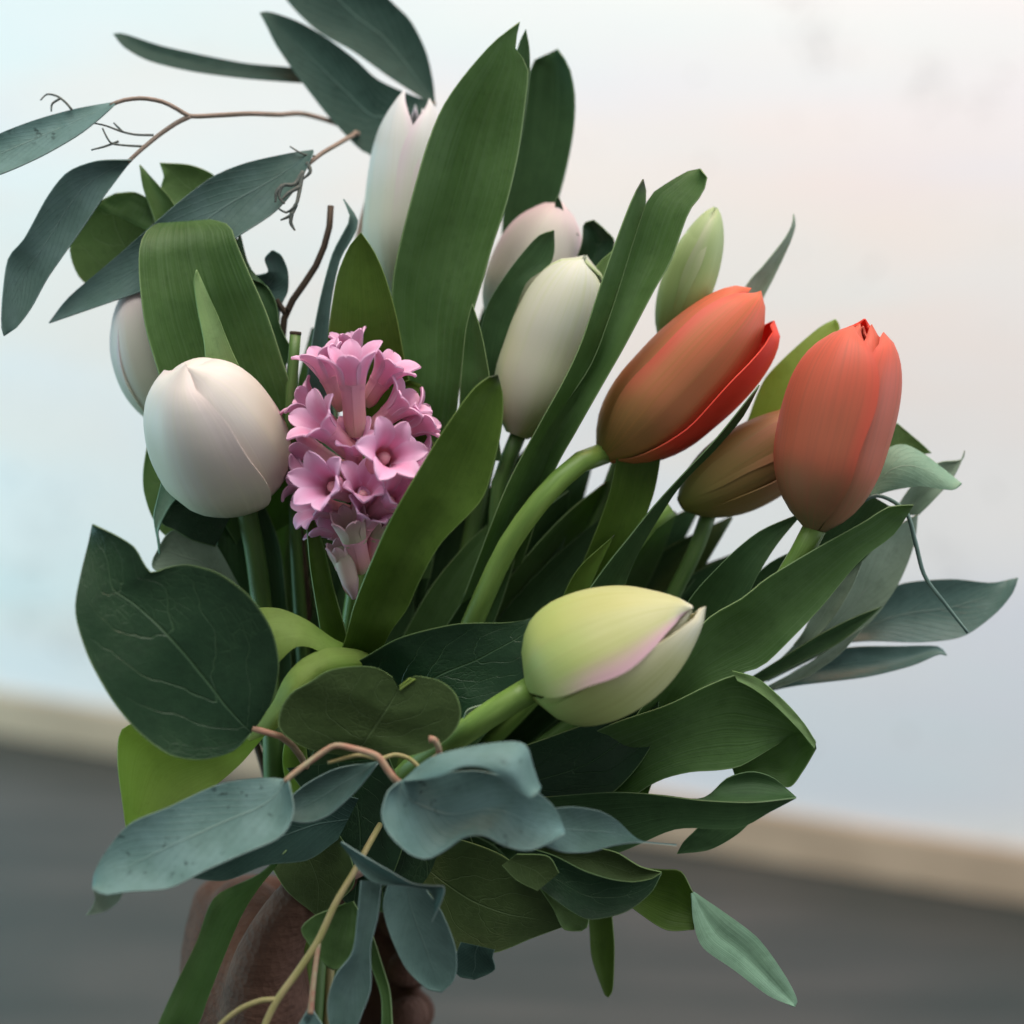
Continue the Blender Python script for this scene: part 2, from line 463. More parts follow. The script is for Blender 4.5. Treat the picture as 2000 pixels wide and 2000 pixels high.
M['p_orange'] = petalmat('orange_petal', [(0, (.19, .17, .04)), (.14, (.33, .19, .06)), (.36, (.56, .21, .095)), (1, (.78, .17, .095))], (.74, .12, .08), .75,
                         (.46, .22, .07), .5, trans=.28, mid=(.50, .24, .11), mid_amt=.3, e0=.34, ev=(.1, .5))
M['p_coral'] = petalmat('coral_petal', [(0, (.20, .17, .07)), (.14, (.34, .18, .09)), (.36, (.58, .17, .095)), (1, (.78, .155, .095))], (.76, .12, .08), .6,
                        (.44, .15, .09), .45, trans=.28, e0=.34, ev=(.1, .5))
M['p_brown'] = petalmat('bronze_petal', [(0, (.15, .17, .04)), (.3, (.24, .16, .05)), (.7, (.38, .17, .08)), (1, (.5, .15, .09))], (.48, .18, .11), .6,
                        (.2, .17, .05), .4, trans=.2)
M['p_red'] = petalmat('red_petal', [(0, (.45, .2, .08)), (.3, (.70, .07, .045)), (1, (.84, .075, .045))], (.86, .10, .06), .4, (.7, .1, .05), .3, trans=.3)
M['p_pink'] = petalmat('pink_floret_petal', [(0, (.82, .40, .52)), (.4, (.86, .44, .66)), (1, (.90, .58, .80))], (.92, .64, .84), .7,
                       (.82, .36, .60), .4, trans=.32, e0=.2, ev=(0, .3), mid=(.82, .33, .54), mid_amt=.35)
M['p_tube'] = petalmat('pink_floret_tube', [(0, (.60, .50, .36)), (.35, (.80, .42, .42)), (1, (.86, .42, .54))], (.88, .5, .66), .3, (.74, .3, .42), .4, trans=.25)
M['p_pale'] = petalmat('pale_floret_petal', [(0, (.52, .52, .36)), (.5, (.60, .48, .42)), (1, (.66, .42, .50))], (.70, .5, .55), .4, (.56, .4, .36), .3, trans=.25)
M['anther'] = plainmat('anther', (.74, .42, .42), (.80, .46, .50), rough=.7)


# ------------------------------------------------------------------ setting: white wall, wooden skirting, grey floor
def ray_floor(x, y):
    o = Vector(cam.location); dv = (P(x, y, 0) - o).normalized()
    return o + dv * (-o.z / dv.z)


A = ray_floor(0, 1440); B = ray_floor(2000, 1770)
along = (B - A).normalized()
nrm_w = Vector((along.y, -along.x, 0))
if nrm_w.y > 0: nrm_w = -nrm_w           # towards the camera


def wall_mat():
    m, nt = mk('scuffed_white_wall')
    tc = nd(nt, 'ShaderNodeTexCoord')
    n1 = nd(nt, 'ShaderNodeTexNoise', i_Scale=1.6, i_Detail=6.0, i_Roughness=.6); nt.links.new(tc.outputs['Object'], n1.inputs['Vector'])
    c = mixc(nt, smooth(nt, n1.outputs[0], .3, .7), (.84, .84, .84), (.90, .90, .90))
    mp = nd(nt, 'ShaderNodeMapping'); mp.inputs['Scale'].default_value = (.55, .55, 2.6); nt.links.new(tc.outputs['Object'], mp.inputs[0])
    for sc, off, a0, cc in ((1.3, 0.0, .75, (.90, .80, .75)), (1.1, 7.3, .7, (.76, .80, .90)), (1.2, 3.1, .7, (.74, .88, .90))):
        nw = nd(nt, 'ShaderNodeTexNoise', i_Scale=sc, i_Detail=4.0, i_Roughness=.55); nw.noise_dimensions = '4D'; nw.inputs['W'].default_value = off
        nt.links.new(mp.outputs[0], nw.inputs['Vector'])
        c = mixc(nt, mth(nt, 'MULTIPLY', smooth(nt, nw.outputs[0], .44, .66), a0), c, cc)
    n2 = nd(nt, 'ShaderNodeTexNoise', i_Scale=13.0, i_Detail=7.0, i_Roughness=.65); nt.links.new(tc.outputs['Object'], n2.inputs['Vector'])
    n2.inputs['Distortion'].default_value = 1.2
    ridge = mth(nt, 'SUBTRACT', 1.0, smooth(nt, mth(nt, 'ABSOLUTE', mth(nt, 'SUBTRACT', n2.outputs[0], .5)), .0, .016))
    n3 = nd(nt, 'ShaderNodeTexNoise', i_Scale=4.2, i_Detail=2.0); nt.links.new(tc.outputs['Object'], n3.inputs['Vector'])
    k = mth(nt, 'MULTIPLY', ridge, smooth(nt, n3.outputs[0], .60, .70))
    c = mixc(nt, mth(nt, 'MULTIPLY', k, .8), c, (.30, .30, .32))
    n4 = nd(nt, 'ShaderNodeTexNoise', i_Scale=34.0, i_Detail=2.0); nt.links.new(tc.outputs['Object'], n4.inputs['Vector'])
    k2 = mth(nt, 'MULTIPLY', smooth(nt, n4.outputs[0], .70, .76), .5)
    c = mixc(nt, k2, c, (.5, .5, .5))
    finish(nt, c, .75, 0, n1.outputs[0], .1, .25)
    return m


def floor_mat():
    m, nt = mk('grey_floor')
    tc = nd(nt, 'ShaderNodeTexCoord')
    mp = nd(nt, 'ShaderNodeMapping'); mp.inputs['Rotation'].default_value = (0, 0, R(52)); mp.inputs['Scale'].default_value = (1.6, 22, 1)
    nt.links.new(tc.outputs['Object'], mp.inputs[0])
    n1 = nd(nt, 'ShaderNodeTexNoise', i_Scale=1.0, i_Detail=6.0, i_Roughness=.6); nt.links.new(mp.outputs[0], n1.inputs['Vector'])
    n2 = nd(nt, 'ShaderNodeTexNoise', i_Scale=2.2, i_Detail=4.0); nt.links.new(tc.outputs['Object'], n2.inputs['Vector'])
    c = mixc(nt, smooth(nt, n1.outputs[0], .3, .75), (.034, .042, .040), (.090, .086, .080))
    c = mixc(nt, mth(nt, 'MULTIPLY', smooth(nt, n2.outputs[0], .4, .7), .6), c, (.026, .040, .038))
    finish(nt, c, .38, 0, n1.outputs[0], .2, .5)
    return m


def quad_box(name, p0, p1, z0, z1, t, mat):
    """an upright slab from p0 to p1, its front face towards the camera, t thick backwards"""
    bm = bmesh.new()
    f0, f1 = p0, p1; b0, b1 = p0 - nrm_w * t, p1 - nrm_w * t
    vs = [bm.verts.new((q.x, q.y, z)) for z in (z0, z1) for q in (f0, f1, b1, b0)]
    for f in ((0, 1, 5, 4), (1, 2, 6, 5), (2, 3, 7, 6), (3, 0, 4, 7), (4, 5, 6, 7), (3, 2, 1, 0)):
        bm.faces.new([vs[i] for i in f])
    bmesh.ops.recalc_face_normals(bm, faces=bm.faces)
    me = bpy.data.meshes.new(name); bm.to_mesh(me); bm.free()
    o = bpy.data.objects.new(name, me); col.objects.link(o); me.materials.append(mat)
    o['kind'] = 'structure'
    return o


sk = 0.014
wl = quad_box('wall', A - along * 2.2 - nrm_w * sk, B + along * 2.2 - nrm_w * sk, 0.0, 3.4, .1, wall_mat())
bb = quad_box('baseboard', A - along * 2.2, B + along * 2.2, 0.002, 0.085, sk - .0005,
              plainmat('skirting_wood', (.46, .35, .25), (.56, .43, .31), scale=9, rough=.5, bump=.1))
bv = bb.modifiers.new('bevel', 'BEVEL'); bv.width = .004; bv.segments = 2
me = bpy.data.meshes.new('floor')
me.from_pydata([(-4, -2.5, 0), (4, -2.5, 0), (4, 4.5, 0), (-4, 4.5, 0)], [], [(0, 1, 2, 3)])
fl = bpy.data.objects.new('floor', me); col.objects.link(fl); me.materials.append(floor_mat()); fl['kind'] = 'structure'


# ------------------------------------------------------------------ flowers
PROF = [(0, .16), (.05, .42), (.14, .70), (.28, .93), (.45, 1.0), (.62, .95), (.78, .77), (.89, .52), (.96, .28), (1, .05)]
GW = [(0, .75), (.15, .95), (.4, 1.0), (.7, 1.0), (.85, .96), (.94, .86), (.98, .65), (1, .30)]
GP = [(0, .75), (.15, .95), (.4, 1.0), (.62, .97), (.77, .82), (.88, .60), (.96, .32), (1, .04)]      # pointed petals


def bloom(th, base, tip, rad, petals, mat, prof=PROF, bend=0.0, squash=1.0, gw=GW):
    """petals: (turn in degrees, 0 = towards the viewer; half width in degrees; radius factor; length factor; lean; edge lift; material)"""
    b, t = P(*base), P(*tip)
    Ax = (t - b); Ln = Ax.length; Ax.normalize()
    E1 = -VIEW - Ax * (-VIEW).dot(Ax)
    if E1.length < .25:
        E1 = UPV - Ax * UPV.dot(Ax)
    E1.normalize(); E2 = Ax.cross(E1)
    rm = rad * PX
    nv, nu = 22, 17
    for pt in petals:
        ph, W, rs, ls, lean, lift = pt[:6]
        pm = pt[6] if len(pt) > 6 and pt[6] else mat
        sd = random.random() * 30
        rows, uvs = [], []
        for j in range(nv):
            tt = j / (nv - 1); tt = tt ** .9 if tt < 1 else 1
            row, uvr = [], []
            r0 = curve1(prof, tt) * rm * rs
            if rs < .93: r0 *= 1 - .55 * max(0, (tt - .70) / .30) ** 1.5       # the inner petals close over the middle
            for i in range(nu):
                s = 2 * i / (nu - 1) - 1
                an = R(ph) + R(W) * s * curve1(gw, tt) + R(3.2) * math.sin(tt * 8 + sd + s) * abs(s) ** 4 * math.sin(math.pi * tt)
                r = r0 * (1 + lift * abs(s) ** 3 * tt)
                r -= rm * .035 * math.exp(-(s / .10) ** 2) * math.sin(math.pi * tt)          # furrow along the middle
                r += rm * .05 * mnoise.noise(Vector((s * 1.5 + sd, tt * 2.2, sd))) * math.sin(math.pi * min(1, tt * 1.02))
                r += rm * (lift * 1.6 + .012) * abs(s) ** 8 * math.sin(math.pi * tt) + rm * .008 * math.cos(s * 7) * math.sin(math.pi * tt)
                r += lean * rm * tt * tt
                ax = tt * Ln * ls * (1 - .035 * abs(s) ** 2 * tt)
                p = b + Ax * ax + (E1 * math.cos(an) + E2 * math.sin(an) * squash) * r + E1 * bend * rm * math.sin(math.pi * tt)
                row.append(p); uvr.append((i / (nu - 1), tt))
            rows.append(row); uvs.append(uvr)
        link('petal', grid_mesh(rows, uvs), pm, th, solid=.0006)


BP = (625, 1770, 3.5)
TAIL = (600, 2120, 3.0)


def jig(k):
    return (BP[0] + random.uniform(-k, k), BP[1] + random.uniform(-20, 20), BP[2] + random.uniform(-1.0, 1.0))


def to_hand():
    j = jig(45)
    return [j, (TAIL[0] + (j[0] - BP[0]) * 1.2, TAIL[1], TAIL[2] + (j[2] - BP[2]) * 1.1)]


TG = 'tulips of the bouquet'

# --- large white tulip facing the viewer
t = thing('tulip', 'large round white tulip facing the viewer beside the pink hyacinth', 'tulip', P(*BP), TG)
bloom(t, (486, 962, 1.6), (362, 712, -3.2), 128, [
    (180, 80, .86, .95, 0, 0), (60, 80, .86, .955, 0, 0), (300, 80, .86, .95, 0, 0),
    (186, 84, .95, .968, 0, .0), (68, 84, .965, .982, 0, .0), (-60, 84, 1.10, 1.0, -.01, .05)], M['p_white'],
    prof=[(0, .2), (.06, .55), (.16, .84), (.30, .985), (.44, 1.0), (.60, .96), (.75, .83), (.87, .63), (.95, .38), (1, .0)])
stem(t, [(478, 980, 1.2), (500, 1090, 1.9), (518, 1250, 2.2), (534, 1440, 1.6), (540, 1560, 2.4)] + to_hand(), [20, 21, 22, 22, 20], M['stem_dark'])
leaf(t, [(400, 760), (400, 680), (385, 600), (379, 550), (384, 527)], [(500, 780), (455, 690), (425, 615), (400, 560), (384, 527)],
     [-.3, -.8, -1.0], M['tulip_light'], cup=.3, tilt=.4)
leaf(t, [(560, 1560), (470, 1360), (432, 1180), (424, 1060), (440, 960)], [(640, 1560), (580, 1380), (560, 1180), (545, 1060), (500, 950)], [2.5, 2.6, 2.4], M['tulip_dark'], cup=.5)
leaf(t, [(560, 1660), (505, 1708), (420, 1752), (384, 1840), (345, 1920), (305, 2010), (290, 2060)],
     [(540, 1690), (500, 1740), (470, 1790), (436, 1870), (405, 1950), (380, 2010), (300, 2075)], [-2.5, -3.2, -3.6, -3.8], M['tulip'], tilt=.9, cup=-.4,
     label='tulip leaf drooping over the hand')

# --- pinkish white tulip behind the folded leaf
t = thing('tulip', 'pinkish white tulip mostly hidden behind the broad folded leaf', 'tulip', P(*BP), TG)
bloom(t, (345, 835, 3.4), (262, 548, 2.2), 84, [(180, 70, .93, .97, 0, 0), (60, 75, .94, 1, 0, 0), (300, 75, .94, 1, 0, 0), (110, 78, 1, 1, 0, .02), (240, 80, 1, 1, 0, .02), (-10, 80, 1, 1.0, 0, .02)], M['p_blush'])
stem(t, [(345, 830, 3.4), (400, 1000, 4.2), (470, 1250, 4.4), (560, 1540, 4)] + to_hand(), 18, M['stem_dark'])
# broad leaf that rises and folds over at the top
leaf(t, [(470, 1080), (345, 850), (310, 730), (284, 640), (272, 545), (273, 480), (292, 446), (335, 427)],
     [(600, 1000), (580, 800), (550, 700), (520, 610), (485, 530), (462, 475), (447, 440), (395, 426)],
     [3.0, 1.6, .8, .4, .1, .1, .5, 2.0], M['tulip'], cup=[.8, 1.0, 1.0, .7, .2], wav=.08, nv=40)
leaf(t, [(335, 427), (310, 440), (300, 470), (310, 520)], [(395, 426), (436, 434), (470, 480), (490, 560)], [2.0, 2.3, 2.5, 2.6], M['tulip_dark'], cup=.3)
leaf(t, [(540, 740), (500, 600), (475, 540), (463, 490), (468, 452)], [(575, 690), (548, 640), (540, 596), (522, 560), (490, 545)], [1.9, 1.8, 1.9], M['tulip_dark'], cup=.3)
leaf(t, [(470, 600), (480, 545), (512, 536), (524, 530), (517, 506), (530, 490)], [(545, 640), (548, 600), (562, 568), (562, 530), (550, 500), (534, 489)], [2.4, 2.3, 2.0, 1.7], M['blue_green'], cup=.25)
leaf(t, [(330, 560), (305, 440), (281, 370), (273, 322)], [(380, 540), (345, 410), (310, 362), (273, 322)], [2.6, 2.4, 2.4], M['tulip'], cup=.3, tilt=.4)

# --- tall white tulip at the top
t = thing('tulip', 'tall cool white tulip with parted petal tips at the top behind the largest leaf', 'tulip', P(*BP), TG)
bloom(t, (780, 590, 4.3), (812, 184, 4.6), 84, [
    (180, 78, .90, .96, .0, 0), (75, 78, .90, .93, .06, 0), (290, 78, .90, .93, .05, 0),
    (130, 78, .98, .96, .12, .0), (-42, 62, 1.03, 1.0, .04, .0), (48, 64, 1.0, .965, .16, .0)], M['p_cool'], gw=GP,
    prof=[(0, .2), (.05, .45), (.14, .74), (.28, .97), (.45, 1.0), (.62, .96), (.78, .84), (.9, .64), (.97, .45), (1, .34)])
stem(t, [(790, 590, 4.3), (790, 800, 4.6), (740, 1100, 4.6), (670, 1500, 4.4)] + to_hand(), 20, M['stem_dark'])
leaf(t, [(700, 1130), (760, 900), (782, 735), (768, 640), (766, 560), (778, 490), (802, 395), (832, 290), (862, 214), (903, 152), (962, 84), (1015, 43)],
     [(840, 1130), (880, 900), (897, 760), (916, 640), (945, 540), (962, 480), (990, 395), (1012, 300), (1026, 200), (1031, 130), (1007, 95), (1015, 43)],
     [3.4, 2.6, 1.6, 1.2, 1.1, 1.3, 1.6], M['tulip'], cup=[.4, .9, 1.2, 1.1, .2], tilt=[0, .3, .5, .2], wav=.06, nv=44, nu=15, label='largest tulip leaf with a split tip')
leaf(t, [(940, 420), (985, 250), (1004, 130), (1014, 85), (1027, 57)], [(985, 400), (1020, 260), (1034, 150), (1034, 95), (1027, 57)], [2.4, 2.3, 2.3], M['tulip_dark'], cup=.15)
leaf(t, [(730, 900), (640, 740), (640, 670), (648, 600), (660, 535), (682, 482), (705, 454)], [(860, 900), (805, 760), (790, 700), (775, 620), (752, 540), (730, 490), (705, 454)],
     [1.6, .9, .6, .7], M['olive'], cup=.5, wav=.03)
leaf(t, [(590, 860), (602, 720), (622, 600), (648, 500), (672, 452), (684, 424), (671, 389)], [(660, 860), (640, 720), (646, 600), (664, 510), (690, 462), (699, 430), (671, 389)],
     [2.2, 1.6, 1.5, 1.8], M['blue_green'], cup=.3, tilt=.4)

# --- blush tulip behind
t = thing('tulip', 'blush white tulip half hidden behind the green-white bud in the upper middle', 'tulip', P(*BP), TG)
bloom(t, (985, 665, 4.6), (1098, 396, 4.6), 82, [(180, 80, .90, .96, 0, 0), (60, 80, .90, .97, 0, 0), (300, 80, .90, .97, 0, 0), (92, 82, .97, .985, 0, .0), (-92, 82, .99, .99, 0, .02), (0, 78, 1.05, 1.0, 0, .02)], M['p_blush'],
      prof=[(0, .2), (.06, .5), (.16, .8), (.3, .97), (.5, 1.0), (.68, .95), (.82, .8), (.92, .56), (.97, .34), (1, .05)])
stem(t, [(985, 665, 4.6), (950, 900, 4.6), (880, 1200, 4.2), (720, 1560, 4.2)] + to_hand(), 19, M['stem_dark'])
leaf(t, [(880, 760), (930, 640), (975, 500), (985, 400), (1020, 250), (1037, 130), (1060, 110), (1089, 96)],
     [(960, 760), (1010, 620), (1050, 500), (1085, 405), (1106, 330), (1120, 255), (1123, 190), (1112, 132), (1089, 96)], [6.0, 6.2, 5.6, 5.2], M['tulip_dark'], cup=.5, tilt=-.5, wav=.04)
leaf(t, [(900, 830), (935, 660), (955, 590), (1000, 520), (1050, 462), (1082, 450)], [(980, 830), (985, 680), (1005, 610), (1030, 550), (1072, 520), (1083, 490), (1082, 450)],
     [2.6, 2.1, 1.9, 2.0], M['tulip_dark'], cup=.15, tilt=.2)
leaf(t, [(1040, 640), (1100, 560), (1135, 480), (1140, 438), (1160, 430)], [(1110, 640), (1165, 560), (1200, 478), (1185, 452), (1160, 430)], [3.6, 3.4, 3.2], M['salal'], cup=.3)
leaf(t, [(1100, 470), (1088, 420), (1084, 394), (1090, 382)], [(1130, 460), (1104, 420), (1097, 398), (1090, 382)], [3.8, 3.6], M['salal'], cup=.1, nv=12, nu=5)

# --- green-white bud in the middle
t = thing('tulip', 'closed greenish white tulip between the long dark leaves in the middle', 'tulip', P(*BP), TG)
bloom(t, (1010, 850, 2.2), (1144, 498, 1.8), 86, [
    (120, 84, .92, .96, 0, 0), (-120, 84, .92, .96, 0, 0), (0, 84, .92, .94, 0, 0), (160, 88, .99, 1.0, 0, .0), (-150, 88, .98, .995, 0, .0), (-16, 94, 1.05, .972, -.02, .0)], M['p_green'],
    prof=[(0, .25), (.05, .5), (.14, .76), (.28, .95), (.45, 1.0), (.64, 1.0), (.8, .90), (.9, .72), (.965, .46), (1, .06)])
stem(t, [(1012, 850, 2.2), (975, 950, 2.6), (962, 1100, 3), (900, 1350, 3.5), (720, 1620, 4)] + to_hand(), 17, M['stem_dark'])
# channelled leaf: the near half and the far half are one blade
leaf(t, [(900, 1180), (985, 960), (1050, 835), (1100, 745), (1135, 670), (1172, 560), (1207, 460), (1236, 386), (1256, 350)],
     [(1010, 1100), (1060, 930), (1120, 800), (1160, 700), (1195, 620), (1225, 520), (1250, 440), (1262, 385), (1256, 350)], [2.0, .6, -.4, -.3, .2], M['tulip'], cup=.2, tilt=.9, nv=36)
leaf(t, [(900, 1180), (985, 970), (1070, 835), (1150, 720), (1190, 620), (1222, 520), (1250, 430), (1270, 382), (1302, 358), (1345, 334), (1368, 330)],
     [(1020, 1100), (1078, 930), (1125, 842), (1180, 745), (1220, 675), (1280, 562), (1310, 510), (1345, 415), (1372, 378), (1381, 345), (1368, 330)],
     [2.4, .8, -.3, -.5, -.1, .4], M['tulip'], cup=[.6, .9, 1.0, .8, .2], tilt=-.6, wav=.05, nv=40, nu=13)
leaf(t, [(895, 900), (899, 760), (909, 650), (922, 592)], [(980, 900), (956, 735), (940, 650), (922, 592)], [1.8, 1.0, .9], M['tulip'], cup=.3, rib=.25)
leaf(t, [(1120, 700), (1140, 570), (1165, 520), (1200, 486)], [(1190, 700), (1190, 590), (1200, 540), (1200, 486)], [2.8, 2.4, 2.2], M['tulip_light'], cup=.2)

# --- green bud
t = thing('tulip', 'slim pale green tulip bud behind the leaning orange tulip', 'tulip', P(*BP), TG)
bloom(t, (1300, 672, 2.8), (1398, 405, 2.6), 52, [(180, 75, .94, .98, 0, 0), (70, 76, .94, 1, 0, 0), (-70, 76, .94, 1, 0, 0), (60, 78, 1, 1, 0, .02), (-70, 78, 1, .96, 0, .02), (180, 70, 1, 1, 0, .02)], M['p_bud'])
stem(t, [(1300, 672, 2.8), (1230, 850, 3.4), (1080, 1200, 4), (780, 1600, 4)] + to_hand(), 16, M['stem_dark'])
leaf(t, [(1370, 720), (1455, 562), (1490, 520), (1530, 470), (1547, 440), (1550, 418)], [(1420, 740), (1487, 590), (1510, 545), (1540, 482), (1553, 442), (1550, 418)], [3.2, 3.0, 3.0], M['sage'], cup=.25, tilt=.3)

# --- left orange tulip
t = thing('tulip', 'orange tulip leaning right with an outer petal bending away', 'tulip', P(*BP), TG)
bloom(t, (1178, 888, 1.4), (1484, 564, 1.6), 94, [
    (180, 80, .88, .97, 0, 0), (70, 80, .88, .96, 0, 0, M['p_red']), (-65, 80, .88, .96, 0, 0),
    (100, 60, 1.20, .945, .55, .02, M['p_red']), (-92, 82, .95, .975, .02, .0), (26, 62, 1.11, .99, -.02, .03)], M['p_orange'],
    prof=[(0, .2), (.05, .44), (.14, .74), (.28, .96), (.45, 1.0), (.62, .96), (.78, .82), (.9, .60), (.965, .38), (1, .12)])
stem(t, [(1184, 884, 1.4), (1130, 905, .6), (1060, 972, .3), (990, 1070, .6), (930, 1200, 1.2), (860, 1360, 2.4), (740, 1580, 3.4)] + to_hand(), [22, 22, 23, 24, 22, 20], M['stem'])
leaf(t, [(1040, 1330), (1130, 1120), (1185, 980), (1208, 880)], [(1170, 1300), (1240, 1070), (1278, 960), (1294, 870)], [2.8, 1.8, 1.2, .9], M['olive'], cup=.3)
leaf(t, [(1040, 1360), (1120, 1200), (1180, 1110), (1228, 1050), (1280, 985), (1335, 925), (1400, 855), (1483, 752)],
     [(1180, 1330), (1210, 1180), (1245, 1085), (1310, 975), (1345, 930), (1395, 880), (1450, 815), (1483, 752)], [1.6, .6, .0, -.6, -.9], M['tulip_dark'], cup=.35, tilt=.4)
leaf(t, [(1060, 1320), (1095, 1180), (1130, 1110), (1200, 1045)], [(1130, 1330), (1130, 1220), (1160, 1130), (1200, 1045)], [1.6, .8, .4], M['olive'], cup=.15)

# --- bronze tulip behind the right one
t = thing('tulip', 'bronze green tulip tucked behind the coral tulip', 'tulip', P(*BP), TG)
bloom(t, (1330, 985, 2.0), (1630, 812, 2.4), 80, [(180, 78, .93, .97, 0, 0), (70, 76, .94, 1, 0, 0), (-70, 76, .94, 1, 0, 0), (110, 76, 1, 1, 0, .02), (-70, 78, 1.0, 1, 0, .02), (35, 70, 1.03, 1.0, 0, .03)], M['p_brown'])
stem(t, [(1310, 992, 1.2), (1260, 1030, 1.4), (1200, 1120, 2), (1050, 1350, 3), (800, 1600, 4)] + to_hand(), 19, M['stem'])
leaf(t, [(1400, 900), (1455, 830), (1473, 785), (1495, 738), (1543, 688), (1600, 640), (1632, 624)], [(1560, 900), (1580, 830), (1600, 760), (1620, 700), (1632, 660), (1640, 640), (1632, 624)], [3.2, 2.8, 2.6, 2.6], M['lime'], cup=.3, tilt=-.6)  # lime colour stands in for light shining through this leaf
stem(t, [(1385, 1000, 2.6), (1360, 1070, 2.6), (1320, 1150, 2.8), (1220, 1330, 3.4), (800, 1640, 4.2)], 17, M['stem_dark'])

# --- coral tulip on the right
t = thing('tulip', 'upright coral red tulip farthest to the right', 'tulip', P(*BP), TG)
bloom(t, (1592, 1034, -1.2), (1690, 632, -1.4), 97, [
    (175, 80, .94, 1.03, -.02, 0, M['p_red']), (60, 80, .86, 1.0, 0, 0), (-60, 80, .86, .99, 0, 0), (180, 80, .86, .99, 0, 0),
    (72, 76, .985, .975, .06, .0), (-46, 62, 1.10, .965, .02, .03), (178, 78, .95, .99, 0, .0)], M['p_coral'], gw=[(0, .75), (.15, .95), (.4, 1.0), (.7, 1.0), (.85, .92), (.93, .76), (.975, .54), (1, .22)],
    prof=[(0, .2), (.05, .44), (.14, .72), (.28, .93), (.45, 1.0), (.64, 1.0), (.8, .90), (.9, .74), (.965, .54), (1, .32)])
stem(t, [(1592, 1030, -1.2), (1560, 1090, -.8), (1500, 1180, 0), (1350, 1340, 1.2), (1000, 1560, 2.6)] + to_hand(), [23, 22, 22, 20], M['stem'])
leaf(t, [(1130, 1560), (1290, 1330), (1375, 1215), (1450, 1168), (1500, 1128), (1600, 1068), (1690, 1018), (1735, 990), (1784, 986)],
     [(1240, 1620), (1340, 1370), (1440, 1318), (1490, 1300), (1545, 1248), (1605, 1185), (1680, 1095), (1745, 1045), (1784, 986)], [.8, -.6, -1.4, -1.7, -1.6, -1.2], M['tulip'], cup=.45, tilt=.5, wav=.04, nv=38, nu=13)
leaf(t, [(1250, 1420), (1330, 1200), (1400, 1110), (1480, 1040), (1570, 1000)], [(1360, 1400), (1450, 1190), (1482, 1120), (1520, 1060), (1570, 1000)], [2.0, .6, .2, .4], M['tulip_dark'], cup=.3)
leaf(t, [(1330, 1330), (1480, 1120), (1580, 1060), (1690, 960)], [(1420, 1350), (1560, 1200), (1700, 1080), (1740, 990)], [3.0, 1.8, 1.2], M['tulip_dark'], cup=.3)

# --- lime tulip at the front
t = thing('tulip', 'lime green tulip with a pink petal edge lying low in front', 'tulip', P(*BP), TG)
bloom(t, (1040, 1348, -3.2), (1364, 1183, -4.4), 117, [
    (180, 80, .93, .96, 0, 0), (80, 80, .92, .96, 0, 0, M['p_lime2']), (-65, 80, .94, .96, 0, 0),
    (-130, 80, 1.0, .97, 0, .0), (92, 80, .985, 1.03, .02, .0, M['p_lime2']), (-54, 66, 1.07, .97, -.03, .03)], M['p_lime'],
    prof=[(0, .22), (.05, .54), (.14, .84), (.28, 1.0), (.45, 1.0), (.62, .88), (.78, .66), (.89, .42), (.96, .22), (1, .04)])
stem(t, [(1040, 1345, -3.2), (965, 1390, -3.2), (890, 1442, -2.6), (790, 1515, -1.0), (700, 1640, 1.4)] + to_hand(), [26, 24, 22, 20, 19], M['stem'])
# big leaves on the lower right
leaf(t, [(1040, 1680), (1230, 1560), (1262, 1538), (1300, 1520), (1350, 1508), (1400, 1505), (1445, 1497), (1500, 1465), (1560, 1425)],
     [(1020, 1500), (1180, 1420), (1300, 1378), (1380, 1340), (1440, 1318), (1480, 1330), (1520, 1358), (1560, 1400), (1590, 1445)], [.6, -.6, -1.4, -1.6, -1.2], M['tulip'], cup=.4, tilt=-.5, nv=36, nu=13)
leaf(t, [(1430, 1500), (1470, 1482), (1520, 1452), (1560, 1420), (1592, 1446)], [(1440, 1530), (1490, 1520), (1540, 1538), (1568, 1506), (1594, 1462)], [-.4, -.5, -.9, -1.3], M['tulip'], cup=.25)
leaf(t, [(1430, 1310), (1480, 1325), (1530, 1368), (1570, 1412), (1594, 1450)], [(1440, 1330), (1470, 1345), (1510, 1375), (1560, 1425), (1590, 1462)], [-1.9, -1.9, -1.7], M['tulip_light'], cup=.05, nu=5)
leaf(t, [(1180, 1560), (1280, 1552), (1370, 1560), (1420, 1520), (1468, 1507), (1512, 1520), (1555, 1558)], [(1180, 1580), (1280, 1570), (1372, 1568), (1420, 1566), (1470, 1566), (1515, 1564), (1555, 1558)],
     [-1.0, -1.4, -1.6, -1.9], M['tulip_dark'], cup=.35, tilt=-.6)
leaf(t, [(1020, 1560), (1180, 1548), (1260, 1550), (1370, 1563), (1470, 1567), (1555, 1558)], [(1020, 1700), (1200, 1668), (1320, 1620), (1440, 1618), (1505, 1585), (1555, 1558)],
     [-.6, -1.8, -2.3, -2.3], M['tulip_dark'], cup=.3, tilt=.3)
leaf(t, [(1380, 1600), (1360, 1620), (1335, 1645), (1322, 1668)], [(1480, 1590), (1440, 1630), (1385, 1660), (1322, 1668)], [-1.6, -1.6, -1.5], M['tulip_dark'], cup=.15)

